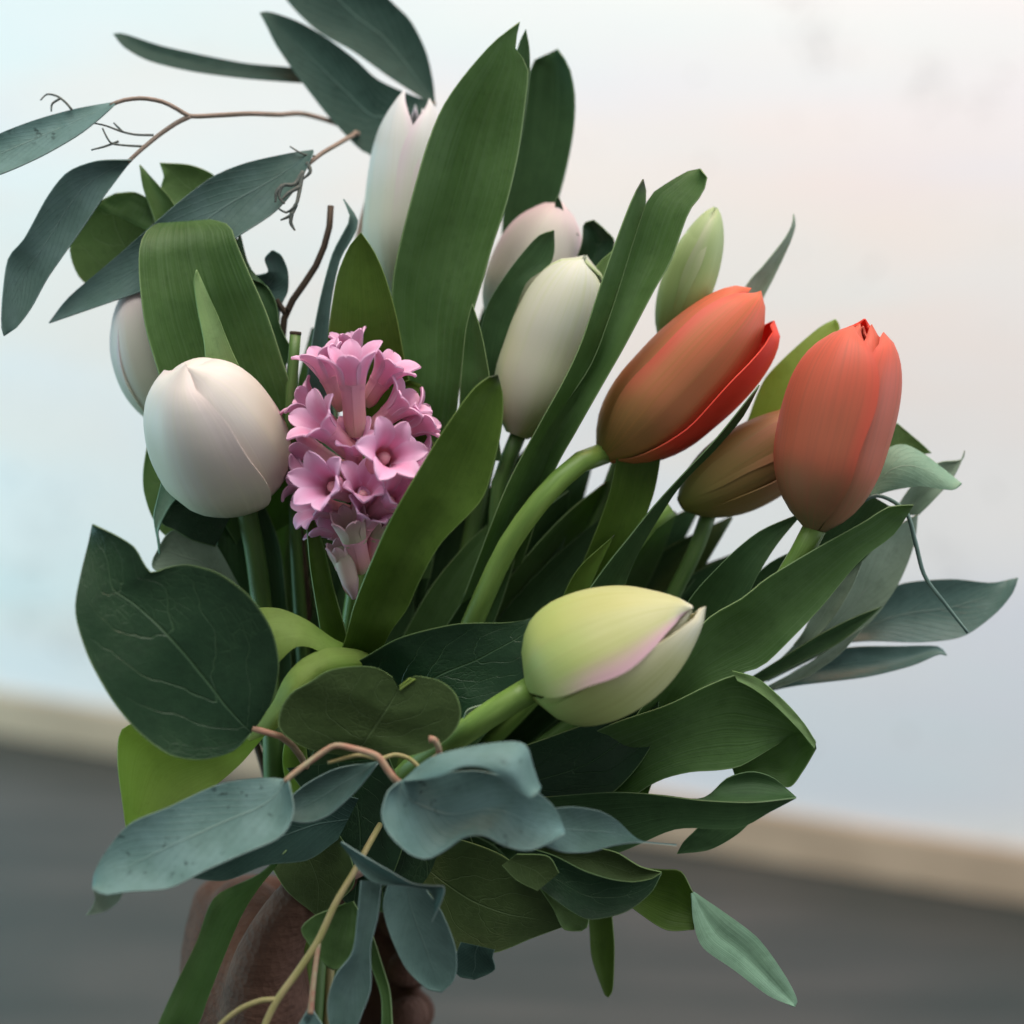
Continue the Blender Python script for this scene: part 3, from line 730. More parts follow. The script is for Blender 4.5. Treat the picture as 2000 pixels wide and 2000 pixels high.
# drooping pale leaf lower right
leaf(t, [(1080, 1700), (1180, 1730), (1238, 1776), (1300, 1816), (1356, 1816)], [(1120, 1640), (1220, 1690), (1290, 1698), (1330, 1702), (1353, 1742)], [.4, -.4, -.8, -.9], M['olive'], cup=.4)
leaf(t, [(1350, 1745), (1354, 1800), (1372, 1850), (1430, 1892), (1500, 1944), (1550, 1966)], [(1355, 1742), (1412, 1780), (1480, 1832), (1530, 1900), (1556, 1950), (1552, 1966)], [-.9, -1.0, -.7, -.3], M['tulip_teal'], cup=-.2, rib=.35, tilt=.2,
     label='pale tip of a drooping tulip leaf')
leaf(t, [(1130, 1720), (1150, 1800), (1156, 1870), (1180, 1940), (1188, 1948)], [(1190, 1720), (1196, 1796), (1200, 1850), (1197, 1930), (1188, 1948)], [1.4, 1.6, 1.6], M['olive'], cup=.2)

# leaves that stand behind one another in the middle of the bunch
INNER = [((620, 640), 120, 4.6), ((735, 660), 130, 5.4), ((850, 700), 150, 5.0), ((960, 800), 150, 5.6), ((1060, 850), 150, 4.9), ((1160, 880), 140, 5.5),
         ((1270, 930), 130, 5.0), ((1370, 985), 140, 5.6), ((1440, 1080), 150, 5.0), ((1380, 1220), 160, 4.6), ((1340, 1400), 170, 4.2), ((1180, 1300), 190, 3.8), ((980, 1150), 170, 4.0),
         ((800, 1080), 150, 3.8), ((660, 1080), 120, 4.0), ((560, 980), 120, 4.4), ((1250, 1560), 170, 3.4), ((1100, 1480), 180, 2.6), ((860, 1330), 170, 2.4), ((700, 1400), 130, 1.6), ((1000, 1700), 170, 2.2), ((1330, 1000), 150, 4.2), ((1420, 1010), 130, 4.6), ((1500, 1060), 130, 4.4), ((1240, 1000), 150, 4.4), ((900, 900), 160, 4.4), ((720, 860), 150, 4.6), ((1190, 940), 130, 3.4), ((1250, 965), 120, 3.0), ((1110, 960), 150, 3.2), ((1020, 980), 150, 2.8)]
tul = [o for o in col.objects if o.name.startswith('tulip')]
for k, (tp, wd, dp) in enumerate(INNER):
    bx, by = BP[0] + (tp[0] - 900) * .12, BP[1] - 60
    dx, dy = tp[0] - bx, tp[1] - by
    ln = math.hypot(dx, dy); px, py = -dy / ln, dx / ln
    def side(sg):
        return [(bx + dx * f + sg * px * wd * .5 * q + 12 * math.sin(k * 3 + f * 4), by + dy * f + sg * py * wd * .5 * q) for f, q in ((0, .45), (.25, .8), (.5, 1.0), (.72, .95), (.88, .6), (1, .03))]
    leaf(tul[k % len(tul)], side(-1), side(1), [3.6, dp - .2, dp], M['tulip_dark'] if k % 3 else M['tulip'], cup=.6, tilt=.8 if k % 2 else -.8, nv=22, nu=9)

# ------------------------------------------------------------------ pink hyacinth
h = thing('hyacinth', 'pink hyacinth spike with starry florets in the middle of the bouquet', 'hyacinth', P(*BP))
stem(h, [(700, 690, -.6), (705, 850, -.3), (700, 1020, .2), (690, 1180, 1.0), (650, 1450, 2.4)] + to_hand(), [9, 15, 19, 22, 22, 20], M['stem'])


def floret(base, mouth, tube_r, lobe, spread, turn=0.0, mat='p_pink', tmat='p_tube', curl=1.0, wid=.255):
    """base and mouth of the tube as (x, y, d); tube radius and lobe length in photo pixels; spread 0 closed to 1 open flat"""
    b, m = P(*base), P(*mouth)
    Ax = (m - b).normalized(); Ln = (m - b).length
    E1 = (-VIEW - Ax * (-VIEW).dot(Ax))
    if E1.length < .3: E1 = UPV - Ax * UPV.dot(Ax)
    E1.normalize(); E2 = Ax.cross(E1)
    rt = tube_r * PX
    prof = [(0, .55), (.2, .86), (.55, .92), (.85, .98), (1.0, 1.12)]
    rows, uvs = [], []
    for j in range(9):
        v = j / 8
        rr = curve1(prof, v) * rt
        rows.append([b + Ax * Ln * v + (E1 * math.cos(a) + E2 * math.sin(a)) * rr * (1 + .06 * math.cos(6 * (a - R(turn)))) for a in [2 * math.pi * i / 18 for i in range(19)]])
        uvs.append([(i / 18, v) for i in range(19)])
    tube = link('floret', grid_mesh(rows, uvs), M[tmat], h, solid=.0006)
    Lm = lobe * PX
    for k in range(6):
        inner = k % 2
        a0 = R(turn + 60 * k + random.uniform(-6, 6))
        dirr = E1 * math.cos(a0) + E2 * math.sin(a0)
        tang = Ax.cross(dirr)
        ln = Lm * random.uniform(.9, 1.08) * (1.0 if not inner else .95)
        sp = spread * random.uniform(.78, 1.3)
        rows, uvs = [], []
        pos_a, pos_r = -0.12 * Ln, rt * (1.0 + .05 * inner)
        ang = 0.05
        n = 12
        wd = ln * wid * random.uniform(.92, 1.06)
        for j in range(n):
            v = j / (n - 1)
            wv = curve1([(0, .52), (.3, .80), (.55, 1.0), (.75, .9), (.9, .58), (1, .10)], v) * wd
            row, uvr = [], []
            nrm2 = dirr * math.cos(ang) - Ax * math.sin(ang)
            for i in range(7):
                s = 2 * i / 6 - 1
                p = b + Ax * (Ln + pos_a) + dirr * pos_r + tang * wv * s - nrm2 * (s * s) * wd * .26 * (1 - .5 * v) - nrm2 * math.exp(-(s / .3) ** 2) * -wd * .05
                row.append(p); uvr.append((i / 6, v))
            rows.append(row); uvs.append(uvr)
            step = ln / (n - 1)
            pos_a += math.cos(ang) * step; pos_r += math.sin(ang) * step
            ang += sp * curl * 2.1 / (n - 1) * (.6 if v < .3 else 1.5 if v < .7 else 2.4)
        link('petal', grid_mesh(rows, uvs), M[mat], tube, solid=.0006)
    # anther cone, widened in pink to cover the dark shade of the throat
    st = tube_mesh([m - Ax * Ln * .25, m + Ax * Ln * .02, m + Ax * Lm * .06], [rt * .75, rt * .5, rt * .1], 8)
    link('anther', st, M['anther'], tube)


FL = [
    ((695, 850, -1.4), (688, 745, -2.2), 30, 98, .42, 0, 'p_pink', 'p_tube'),      # tall one at the top
    ((672, 800, -.6), (645, 735, -.9), 25, 86, .42, 20, 'p_pink', 'p_tube'),
    ((712, 790, -.4), (742, 745, -.6), 25, 92, .66, 10, 'p_pink', 'p_tube'),
    ((695, 890, -1.0), (640, 842, -2.0), 27, 88, .60, 25, 'p_pink', 'p_tube'),       # left
    ((700, 860, -.2), (765, 805, -.6), 24, 88, .52, 0, 'p_pink', 'p_tube'),          # upper right
    ((705, 890, .2), (800, 835, .0), 23, 90, .55, 30, 'p_pink', 'p_tube'),
    ((720, 915, -1.0), (752, 893, -2.6), 28, 100, .60, 35, 'p_pink', 'p_tube'),      # star facing the viewer
    ((690, 965, -.8), (648, 950, -2.2), 27, 96, .60, 8, 'p_pink', 'p_tube'),         # lower left star
    ((720, 960, -.4), (785, 925, -1.2), 25, 88, .60, 15, 'p_pink', 'p_tube'),
    ((715, 1020, -.6), (762, 978, -1.8), 27, 84, .52, 5, 'p_pink', 'p_tube'),
    ((690, 930, .6), (615, 885, .6), 24, 84, .6, 40, 'p_pink', 'p_tube'),
    ((690, 1005, .2), (636, 992, -.7), 24, 84, .66, 0, 'p_pink', 'p_tube'),
    ((705, 1115, -.6), (690, 1050, -1.4), 29, 74, .22, 15, 'p_pale', 'p_tube'),      # lower, still half closed
    ((722, 1105, -.2), (738, 1045, -.7), 24, 66, .30, 40, 'p_pale', 'p_tube'),
    ((690, 1160, -.5), (670, 1100, -1.1), 20, 62, .06, 0, 'p_pale', 'p_tube'),
    ((700, 755, .6), (688, 700, .4), 24, 76, .34, 50, 'p_pink', 'p_tube'),
    ((710, 1050, .1), (770, 1020, -.4), 24, 80, .5, 50, 'p_pink', 'p_tube'),
    ((700, 1060, .2), (650, 1035, -.2), 23, 70, .4, 20, 'p_pink', 'p_tube'),
    ((692, 930, -.6), (690, 880, -1.4), 22, 74, .5, 30, 'p_pink', 'p_tube'),
    ((700, 1000, -.6), (708, 965, -1.6), 24, 84, .55, 12, 'p_pink', 'p_tube'),
    ((700, 1060, -.5), (716, 1020, -1.3), 23, 78, .45, 45, 'p_pink', 'p_tube'),
    ((680, 860, -.2), (612, 800, -.4), 22, 78, .5, 15, 'p_pink', 'p_tube'),
    ((705, 930, .3), (815, 900, .2), 22, 78, .55, 0, 'p_pink', 'p_tube'),
    ((690, 960, .4), (610, 940, .4), 22, 78, .55, 50, 'p_pink', 'p_tube'),
]
for a in FL:
    floret(a[0], a[1], a[2] * .76, a[3] * .92, a[4], a[5], a[6], a[7])
stem(h, [(664, 1070, -1.2), (676, 1110, -1.3), (688, 1150, -1.2), (692, 1168, -1.0)], [17, 19, 17, 6], M['p_pale'], name='bud')

leaf(h, [(640, 1330), (672, 1256), (690, 1188), (720, 1110), (760, 1020), (810, 932), (860, 850), (920, 765), (955, 736), (972, 733)],
     [(720, 1330), (760, 1240), (795, 1190), (822, 1130), (862, 1060), (938, 980), (962, 915), (980, 830), (982, 770), (972, 733)], [-.4, -2.0, -3.0, -3.5, -3.5, -3.2], M['olive'], cup=.55, tilt=.4, wav=.04, nv=40, nu=13,
     label='broad hyacinth leaf with a dark tip')
leaf(h, [(640, 1320), (622, 1210), (606, 1110), (598, 1020), (592, 960)], [(690, 1300), (673, 1225), (652, 1150), (632, 1065), (592, 960)], [-.2, -.7, -.7, -.3], M['olive'], cup=.3)
leaf(h, [(720, 1275), (655, 1250), (600, 1212), (545, 1189), (494, 1190), (450, 1215)], [(670, 1310), (615, 1268), (578, 1264), (548, 1290), (525, 1315), (470, 1330)], [-1.0, -1.8, -2.3, -2.2, -1.4], M['lime'], cup=-.4, tilt=-.9)
leaf(h, [(760, 1296), (700, 1270), (640, 1266), (590, 1288), (556, 1325), (532, 1375), (495, 1420), (480, 1440)], [(762, 1312), (715, 1300), (680, 1304), (640, 1316), (604, 1345), (572, 1392), (530, 1430), (488, 1448)], [.2, -1.6, -2.5, -2.9, -2.8, -2.4], M['lime'], cup=-.35, tilt=-.5)
leaf(h, [(560, 1400), (420, 1440), (300, 1410), (238, 1425), (230, 1490), (240, 1570), (250, 1640)], [(530, 1420), (505, 1450), (470, 1492), (420, 1535), (370, 1570), (320, 1610), (260, 1650)], [-1.0, -1.8, -2.2, -2.4], M['lime'], cup=.4, tilt=.5, nv=34)
leaf(h, [(600, 1640), (560, 1530), (552, 1480), (560, 1430)], [(650, 1640), (620, 1540), (600, 1480), (600, 1430)], [1.5, .8, .4], M['lime'], cup=.2)
leaf(h, [(780, 735), (786, 745), (800, 742)], [(800, 770), (815, 770), (822, 750)], [.8, .8], M['olive'], cup=.1, nv=10, nu=5)


# ------------------------------------------------------------------ eucalyptus, upper left branch
EG = 'eucalyptus branches'
e = thing('eucalyptus_branch', 'thin eucalyptus branch with long grey-green leaves reaching out to the upper left', 'branch', P(*BP), EG)
stem(e, [(850, 200, 6.5), (800, 270, 6.6), (740, 330, 6.4), (700, 460, 6.0), (660, 700, 5), (650, 1100, 5.2), (640, 1500, 4.8)] + to_hand(), [4, 6, 8, 10, 11, 12, 12], M['twig'], n=44)
# side twig with two leaves
stem(e, [(745, 330, 6.4), (700, 262, 6.5), (655, 240, 6.3), (590, 222, 4.8), (545, 224, 3.6), (490, 222, 2.4), (430, 225, 2.0), (372, 227, 1.7), (350, 215, 1.5), (318, 199, 1.3), (278, 192, 1.2), (240, 196, 1.1), (215, 206, 1.0)],
     [6, 5.5, 5, 5, 4.5, 4], M['twig'], name='twig', n=40)
stem(e, [(372, 227, 1.7), (345, 240, 1.6), (310, 264, 1.5), (275, 293, 1.3), (250, 316, 1.2)], [5, 4.5, 4], M['twig'], name='twig')
stem(e, [(742, 320, 6.4), (700, 262, 6.3), (690, 264, 5.2), (655, 284, 3.0), (628, 300, 2.4), (600, 322, 1.9)], [6, 5, 4.5], M['twig'], name='twig')
leaf(e, [(222, 200), (145, 213), (60, 237), (-20, 270), (-90, 318), (-130, 360)], [(225, 204), (192, 234), (150, 266), (80, 306), (0, 341), (-80, 362), (-130, 360)], [1.0, .6, .2], M['euc'], cup=.3, tilt=-.6)
leaf(e, [(256, 312), (190, 314), (132, 336), (92, 385), (48, 465), (16, 505), (5, 580), (3, 635), (8, 656)], [(258, 314), (240, 335), (200, 388), (165, 440), (130, 490), (92, 545), (62, 600), (32, 640), (8, 656)], [1.2, .8, .6, .3], M['euc_mid'], cup=.35, tilt=.3)
leaf(e, [(612, 293), (560, 300), (480, 318), (415, 345), (345, 398), (280, 455), (205, 520), (135, 580), (96, 631)], [(612, 297), (596, 335), (570, 378), (532, 418), (460, 465), (380, 520), (300, 560), (210, 592), (96, 631)], [2.0, 1.6, 1.4, 1.6, 1.9], M['euc_mid'], cup=.4, tilt=-.5)
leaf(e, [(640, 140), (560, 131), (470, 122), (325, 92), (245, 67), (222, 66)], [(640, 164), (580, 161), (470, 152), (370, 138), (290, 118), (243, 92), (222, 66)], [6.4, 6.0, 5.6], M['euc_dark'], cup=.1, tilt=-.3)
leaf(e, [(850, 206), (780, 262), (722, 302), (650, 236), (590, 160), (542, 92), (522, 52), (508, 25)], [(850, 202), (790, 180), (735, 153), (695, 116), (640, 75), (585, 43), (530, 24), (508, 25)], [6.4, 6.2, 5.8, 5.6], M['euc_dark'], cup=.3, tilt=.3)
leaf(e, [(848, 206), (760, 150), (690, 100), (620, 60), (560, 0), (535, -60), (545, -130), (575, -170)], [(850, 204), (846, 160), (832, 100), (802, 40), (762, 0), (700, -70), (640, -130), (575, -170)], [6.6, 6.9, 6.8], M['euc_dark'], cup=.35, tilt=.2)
for pts in ([(300, 264, 1.5), (265, 263, 1.3), (238, 257, 1.1), (205, 245, .9), (180, 240, .8)], [(282, 286, 1.4), (245, 284, 1.2), (218, 280, 1.0), (207, 265, .9), (200, 250, .8)],
            [(232, 276, 1.1), (205, 286, 1.0), (178, 293, .9)], [(240, 258, 1.1), (222, 240, 1.2)], [(140, 214, .9), (128, 200, 1.1), (112, 188, 1.3), (92, 184, 1.4), (79, 196, 1.4)],
            [(118, 192, 1.2), (102, 203, 1.2), (100, 218, 1.2)], [(618, 306, 2.2), (590, 300, 2.0), (566, 286, 2.0)]):
    stem(e, pts, [2.6, 2.2, 1.6], M['dry'], name='tendril', n=14, sides=6)
for pts in ([(592, 335, 1.6), (575, 360, 1.4), (552, 362, 1.2), (545, 385, 1.1), (556, 398, 1.1)], [(590, 340, 1.6), (585, 372, 1.4), (578, 400, 1.2), (560, 415, 1.2), (545, 408, 1.2)],
            [(578, 400, 1.3), (568, 420, 1.2), (548, 430, 1.2)], [(570, 415, 1.2), (568, 435, 1.2), (576, 450, 1.2)], [(600, 318, 1.8), (606, 335, 1.7), (592, 350, 1.6)], [(552, 362, 1.2), (540, 375, 1.1), (538, 395, 1.1)], [(585, 365, 1.4), (562, 378, 1.2), (548, 392, 1.1)]):
    stem(e, pts, [5, 4, 2.0], M['dry'], name='tendril', n=14, sides=6)

# ------------------------------------------------------------------ eucalyptus, low front branch
e = thing('eucalyptus_branch', 'low eucalyptus branch spreading broad blue-grey leaves across the front', 'branch', P(*BP), EG)
stem(e, [(835, 1535, -2.4), (782, 1530, -4.6), (758, 1505, -4.8), (737, 1477, -4.8), (690, 1462, -4.7), (652, 1457, -4.6), (610, 1484, -4.7), (575, 1510, -4.9), (556, 1527, -5.0)], [6, 7, 6.5, 6, 5.5, 5.5, 5], M['twig_red'], name='twig', n=36)
stem(e, [(790, 1530, -4.6), (830, 1500, -3.6), (860, 1470, -3.0), (800, 1600, 0), (700, 1700, 2.4)] + to_hand(), [5, 6, 8, 9, 9], M['twig_olive'], n=34)
stem(e, [(858, 1474, -4.6), (856, 1458, -4.8), (848, 1445, -4.9), (838, 1444, -4.9)], [6, 5.5, 7], M['twig_red'], name='twig', n=10)
stem(e, [(820, 1500, -4), (800, 1482, -4), (772, 1474, -4.1), (740, 1482, -4.3), (700, 1475, -4.4), (640, 1490, -4.4)], [4, 4, 3], M['twig_olive'], name='twig')
leaf(e, [(560, 1524), (520, 1519), (430, 1531), (330, 1576), (255, 1608), (212, 1655), (186, 1700), (181, 1735)], [(564, 1526), (574, 1575), (566, 1612), (540, 1640), (470, 1670), (400, 1701), (330, 1735), (250, 1742), (205, 1748), (181, 1735)],
     [-5.0, -5.6, -6.0, -6.0], M['euc'], cup=.4, tilt=-.9, wav=.05, nv=34, nu=13, label='largest blue-grey eucalyptus leaf')
leaf(e, [(182, 1738), (186, 1752), (180, 1772), (168, 1788)], [(240, 1745), (230, 1762), (205, 1780), (168, 1788)], [-5.6, -5.4, -5.3], M['sage'], cup=.1, nv=12, nu=6)
leaf(e, [(738, 1488), (660, 1500), (600, 1530), (565, 1560), (548, 1590)], [(738, 1490), (700, 1540), (645, 1590), (600, 1607), (548, 1600)], [-4.2, -4.2, -4.4], M['euc_mid'], cup=.3, tilt=-.4)
leaf(e, [(780, 1527), (758, 1545), (745, 1590), (760, 1630), (800, 1668), (835, 1678), (870, 1660), (905, 1636), (945, 1632), (985, 1652), (1030, 1662), (1070, 1648), (1103, 1628)],
     [(782, 1525), (830, 1518), (880, 1508), (930, 1505), (975, 1515), (1010, 1535), (1050, 1548), (1082, 1575), (1095, 1600), (1103, 1628)], [-5.4, -6.0, -6.2, -5.8], M['euc'], cup=.45, tilt=.6, wav=.06, nv=36, nu=13)
leaf(e, [(786, 1526), (830, 1522), (865, 1514), (905, 1497), (950, 1500), (990, 1528), (1020, 1550), (1036, 1558), (1052, 1548)], [(790, 1522), (826, 1490), (860, 1473), (930, 1457), (1000, 1449), (1028, 1458), (1040, 1495), (1050, 1525), (1056, 1538)], [-5.4, -6.8, -7.2, -6.8], M['euc'], cup=-.5, tilt=1.2, nv=32)
leaf(e, [(1070, 1580), (1120, 1576), (1170, 1584), (1205, 1602), (1250, 1642), (1322, 1650)], [(1060, 1650), (1100, 1664), (1150, 1664), (1200, 1651), (1250, 1645), (1322, 1651)], [-5.2, -4.8, -4.2, -3.6], M['euc_mid'], cup=.3, tilt=-.5)

# ------------------------------------------------------------------ eucalyptus, hanging sprig
e = thing('eucalyptus_sprig', 'small eucalyptus sprig with dull grey leaves hanging down over the hand', 'branch', P(*BP), EG)
stem(e, [(760, 1580, .5), (720, 1650, -2.6), (690, 1705, -3.4), (655, 1765, -3.9), (620, 1840, -4.2), (580, 1900, -4.4), (542, 1952, -4.6), (518, 2000, -4.7), (500, 2060, -4.8)], [6, 6, 6.5, 7, 6.5, 6], M['twig_olive'], n=34)
stem(e, [(542, 1952, -4.6), (510, 1954, -4.6), (470, 1970, -4.6), (430, 2002, -4.6), (400, 2050, -4.6)], [5, 5, 4], M['twig_olive'], name='twig')
stem(e, [(622, 1842, -4.2), (617, 1880, -4.4), (611, 1930, -4.6), (606, 1980, -4.7)], [5, 5, 6], M['twig_red'], name='twig')
leaf(e, [(604, 1966), (590, 1990), (575, 2020), (570, 2080)], [(608, 1966), (622, 1990), (640, 2020), (650, 2080)], [-4.7, -4.9], M['euc'], cup=.2, nv=14)
leaf(e, [(665, 1645), (680, 1668), (702, 1700), (735, 1725), (800, 1732), (840, 1742), (850, 1780), (843, 1800)], [(668, 1644), (705, 1668), (760, 1700), (805, 1725), (845, 1730), (868, 1732), (862, 1760), (843, 1802)], [-4.4, -4.8, -5.0, -4.8], M['euc_mid'], cup=.2, tilt=-.3, nv=32)
leaf(e, [(760, 1720), (748, 1770), (762, 1826), (792, 1890), (832, 1930), (862, 1938)], [(830, 1735), (862, 1780), (888, 1845), (892, 1890), (884, 1918), (862, 1938)], [-4.0, -4.2, -4.0], M['blue_green'], cup=.3)
leaf(e, [(705, 1720), (698, 1790), (688, 1860), (655, 1905), (640, 1955), (646, 2010), (690, 2080)], [(745, 1720), (738, 1790), (724, 1850), (724, 1930), (705, 1985), (690, 2030), (690, 2080)], [-4.4, -4.6, -4.8], M['euc_mid'], cup=.25)
leaf(e, [(722, 1820), (724, 1880), (745, 1950), (745, 2040)], [(726, 1820), (745, 1880), (762, 1940), (768, 2040)], [-3.6, -3.9], M['tulip'], cup=.15, nu=6)
leaf(e, [(660, 1770), (612, 1790), (588, 1815), (606, 1848), (640, 1890)], [(690, 1760), (705, 1790), (710, 1840), (690, 1880), (650, 1895)], [-3.4, -3.6, -3.4], M['tulip'], cup=.3)
leaf(e, [(900, 1840), (890, 1870), (893, 1905), (925, 1912)], [(966, 1855), (962, 1870), (966, 1895), (925, 1914)], [-2.6, -2.4], M['euc_dark'], cup=.15, nv=12)

# ------------------------------------------------------------------ salal sprigs
SG = 'salal sprigs'
s = thing('salal_sprig', 'salal sprig with a very large veined dark green leaf at the lower left', 'sprig', P(*BP), SG)
stem(s, [(492, 1422, -3.8), (520, 1430, -3.6), (560, 1445, -3.0), (600, 1500, -1.0), (640, 1620, 1.5)] + to_hand(), [6, 7, 8, 9, 9], M['twig_red'])
leaf(s, [(490, 1432), (455, 1468), (392, 1484), (330, 1474), (270, 1430), (220, 1370), (175, 1290), (151, 1220), (147, 1175), (160, 1110), (173, 1060), (181, 1024)],
     [(494, 1426), (530, 1372), (545, 1300), (531, 1230), (490, 1167), (430, 1121), (370, 1103), (328, 1108), (296, 1118), (281, 1100), (262, 1068), (224, 1044), (181, 1024)],
     [-3.8, -4.6, -5.0, -4.8, -4.2], M['salal'], cup=.5, tilt=[.2, .6, .8, -.4], wav=.05, nv=44, nu=17, bmp=.10, label='very large heart-shaped salal leaf with fine veins')
leaf(s, [(690, 1478), (600, 1462), (546, 1425), (548, 1385), (570, 1352), (600, 1335), (640, 1310), (690, 1301), (735, 1304), (766, 1322)],
     [(694, 1478), (790, 1478), (850, 1460), (886, 1432), (901, 1395), (890, 1355), (860, 1330), (815, 1320), (800, 1325)],
     [-3.0, -3.6, -3.9, -3.6], M['salal_back'], cup=.15, rib=.28, wav=.02, nv=34, nu=15, mid=[(692, 1478), (715, 1445), (742, 1405), (765, 1370), (779, 1346)])
leaf(s, [(640, 1320), (705, 1288), (780, 1246), (890, 1219), (990, 1216), (1042, 1206), (1067, 1190)], [(860, 1470), (900, 1420), (950, 1385), (1010, 1350), (1050, 1290), (1064, 1240), (1067, 1190)], [-1.6, -2.4, -2.7, -2.6], M['salal'], cup=.5, tilt=-.4, wav=.05, nv=34, nu=15)
leaf(s, [(905, 1402), (915, 1385), (955, 1372), (990, 1355), (1022, 1335)], [(905, 1410), (925, 1395), (965, 1383), (1000, 1366), (1026, 1346)], [-3.1, -3.2, -3.3], M['sage'], cup=.1, nu=5)
leaf(s, [(780, 1340), (800, 1324)], [(781, 1348), (812, 1326)], [-3.7, -3.7], M['lime'], cup=.05, nv=6, nu=4)

leaf(s, [(700, 1560), (620, 1545), (540, 1590), (450, 1650), (370, 1712)], [(660, 1640), (600, 1680), (520, 1690), (440, 1720), (370, 1714)], [-2.0, -3.0, -3.6, -3.8], M['euc_dark'], cup=.3)  # dark leaf put in for the shadow under the largest eucalyptus leaf
leaf(s, [(560, 1500), (600, 1560), (620, 1640), (640, 1720), (690, 1780)], [(760, 1480), (790, 1560), (790, 1640), (760, 1720), (690, 1785)], [-1.4, -1.2, -1.0], M['salal'], cup=.4)
leaf(s, [(470, 1640), (520, 1680), (560, 1740), (620, 1790)], [(640, 1600), (680, 1660), (690, 1730), (620, 1795)], [-1.6, -1.8, -1.6], M['salal_back'], cup=.3)
leaf(s, [(720, 1600), (740, 1700), (760, 1800), (830, 1880)], [(900, 1580), (930, 1680), (910, 1800), (830, 1885)], [-.6, -.9, -1.0], M['salal'], cup=.3)

s = thing('salal_sprig', 'salal sprig peeping out behind the large white tulip on the left', 'sprig', P(*BP), SG)
stem(s, [(330, 1060, 3.0), (400, 1200, 3.4), (500, 1450, 3.8)] + to_hand(), [6, 8, 10], M['bark'])
leaf(s, [(420, 1060), (330, 1050), (297, 1010), (281, 960), (280, 920), (288, 870)], [(440, 900), (400, 880), (360, 860), (330, 850), (300, 850), (288, 868)], [2.6, 2.2, 2.2], M['salal_mid'], cup=.3)
leaf(s, [(420, 1068), (375, 1055), (340, 1035), (315, 1020), (320, 980)], [(480, 950), (430, 930), (390, 935), (350, 960), (320, 978)], [1.4, 1.2, 1.3], M['salal'], cup=.3)
leaf(s, [(390, 905), (345, 910), (320, 930), (307, 975), (300, 1010), (306, 1050), (310, 1080)], [(400, 945), (362, 958), (335, 985), (318, 1015), (309, 1040), (312, 1060), (312, 1082)], [.6, .8, .9, 1.2], M['sage_green'], cup=.15, nu=8)
leaf(s, [(470, 1150), (420, 1060), (390, 1050), (345, 1035), (325, 1045), (310, 1072)], [(430, 1180), (390, 1140), (340, 1130), (300, 1112), (298, 1095), (310, 1072)], [1.8, 1.6, 1.6], M['sage'], cup=.2)
leaf(s, [(330, 600), (230, 580), (160, 548), (136, 490), (150, 440), (185, 400), (225, 378)], [(400, 560), (370, 480), (340, 430), (310, 400), (285, 385), (262, 375), (225, 378)], [3.2, 3.0, 2.9], M['salal_mid'], cup=.3)
leaf(s, [(190, 405), (215, 385), (265, 376)], [(290, 452), (300, 430), (295, 390)], [2.4, 2.6], M['tulip'], cup=.15, nv=14)
leaf(s, [(400, 430), (335, 400), (315, 368), (320, 345), (312, 318)], [(460, 420), (440, 370), (415, 340), (370, 322), (312, 318)], [3.2, 3.0, 2.9], M['salal_mid'], cup=.25)

s = thing('salal_sprig', 'salal sprig with curled dark leaves at the bottom middle', 'sprig', P(*BP), SG)
stem(s, [(1050, 1740, -1.2), (930, 1740, -.6), (800, 1740, 1)] + to_hand(), [6, 8, 10], M['bark'])
leaf(s, [(740, 1660), (800, 1780), (870, 1850), (960, 1862), (1040, 1832), (1106, 1808)], [(800, 1620), (900, 1640), (980, 1670), (1050, 1725), (1082, 1770), (1106, 1808)], [.4, -1.2, -1.6, -1.6], M['salal_back'], cup=.4, wav=.05, nv=32, nu=13)
leaf(s, [(1046, 1724), (1066, 1752), (1082, 1778), (1098, 1812), (1112, 1818), (1136, 1818)], [(1056, 1724), (1090, 1752), (1120, 1770), (1140, 1788), (1150, 1796), (1146, 1812)], [-2.0, -2.2, -2.2], M['salal_mid'], cup=.15, nu=6)
leaf(s, [(1000, 1700), (1055, 1735), (1100, 1770), (1150, 1796), (1220, 1782), (1270, 1745), (1292, 1706)], [(1010, 1650), (1080, 1670), (1140, 1700), (1190, 1716), (1235, 1722), (1272, 1716), (1292, 1704)], [-1.8, -2.6, -2.7, -2.4], M['salal'], cup=.3, nv=30)
leaf(s, [(1040, 1690), (1100, 1695), (1140, 1700), (1190, 1718), (1240, 1724), (1292, 1706)], [(1060, 1640), (1120, 1650), (1160, 1655), (1205, 1665), (1250, 1692), (1292, 1703)], [-1.6, -2.2, -2.2], M['salal_back'], cup=.3)
leaf(s, [(980, 1690), (1010, 1720), (1050, 1740)], [(1010, 1668), (1070, 1672), (1092, 1705)], [-2.9, -2.9], M['salal_back'], cup=.15, nv=12, nu=7)
leaf(s, [(840, 1500), (980, 1470), (1100, 1430), (1230, 1380), (1290, 1340)], [(860, 1640), (1020, 1600), (1180, 1560), (1270, 1460), (1290, 1345)], [.2, -.8, -1.0, -.8], M['salal'], cup=.4, nv=30, nu=13)

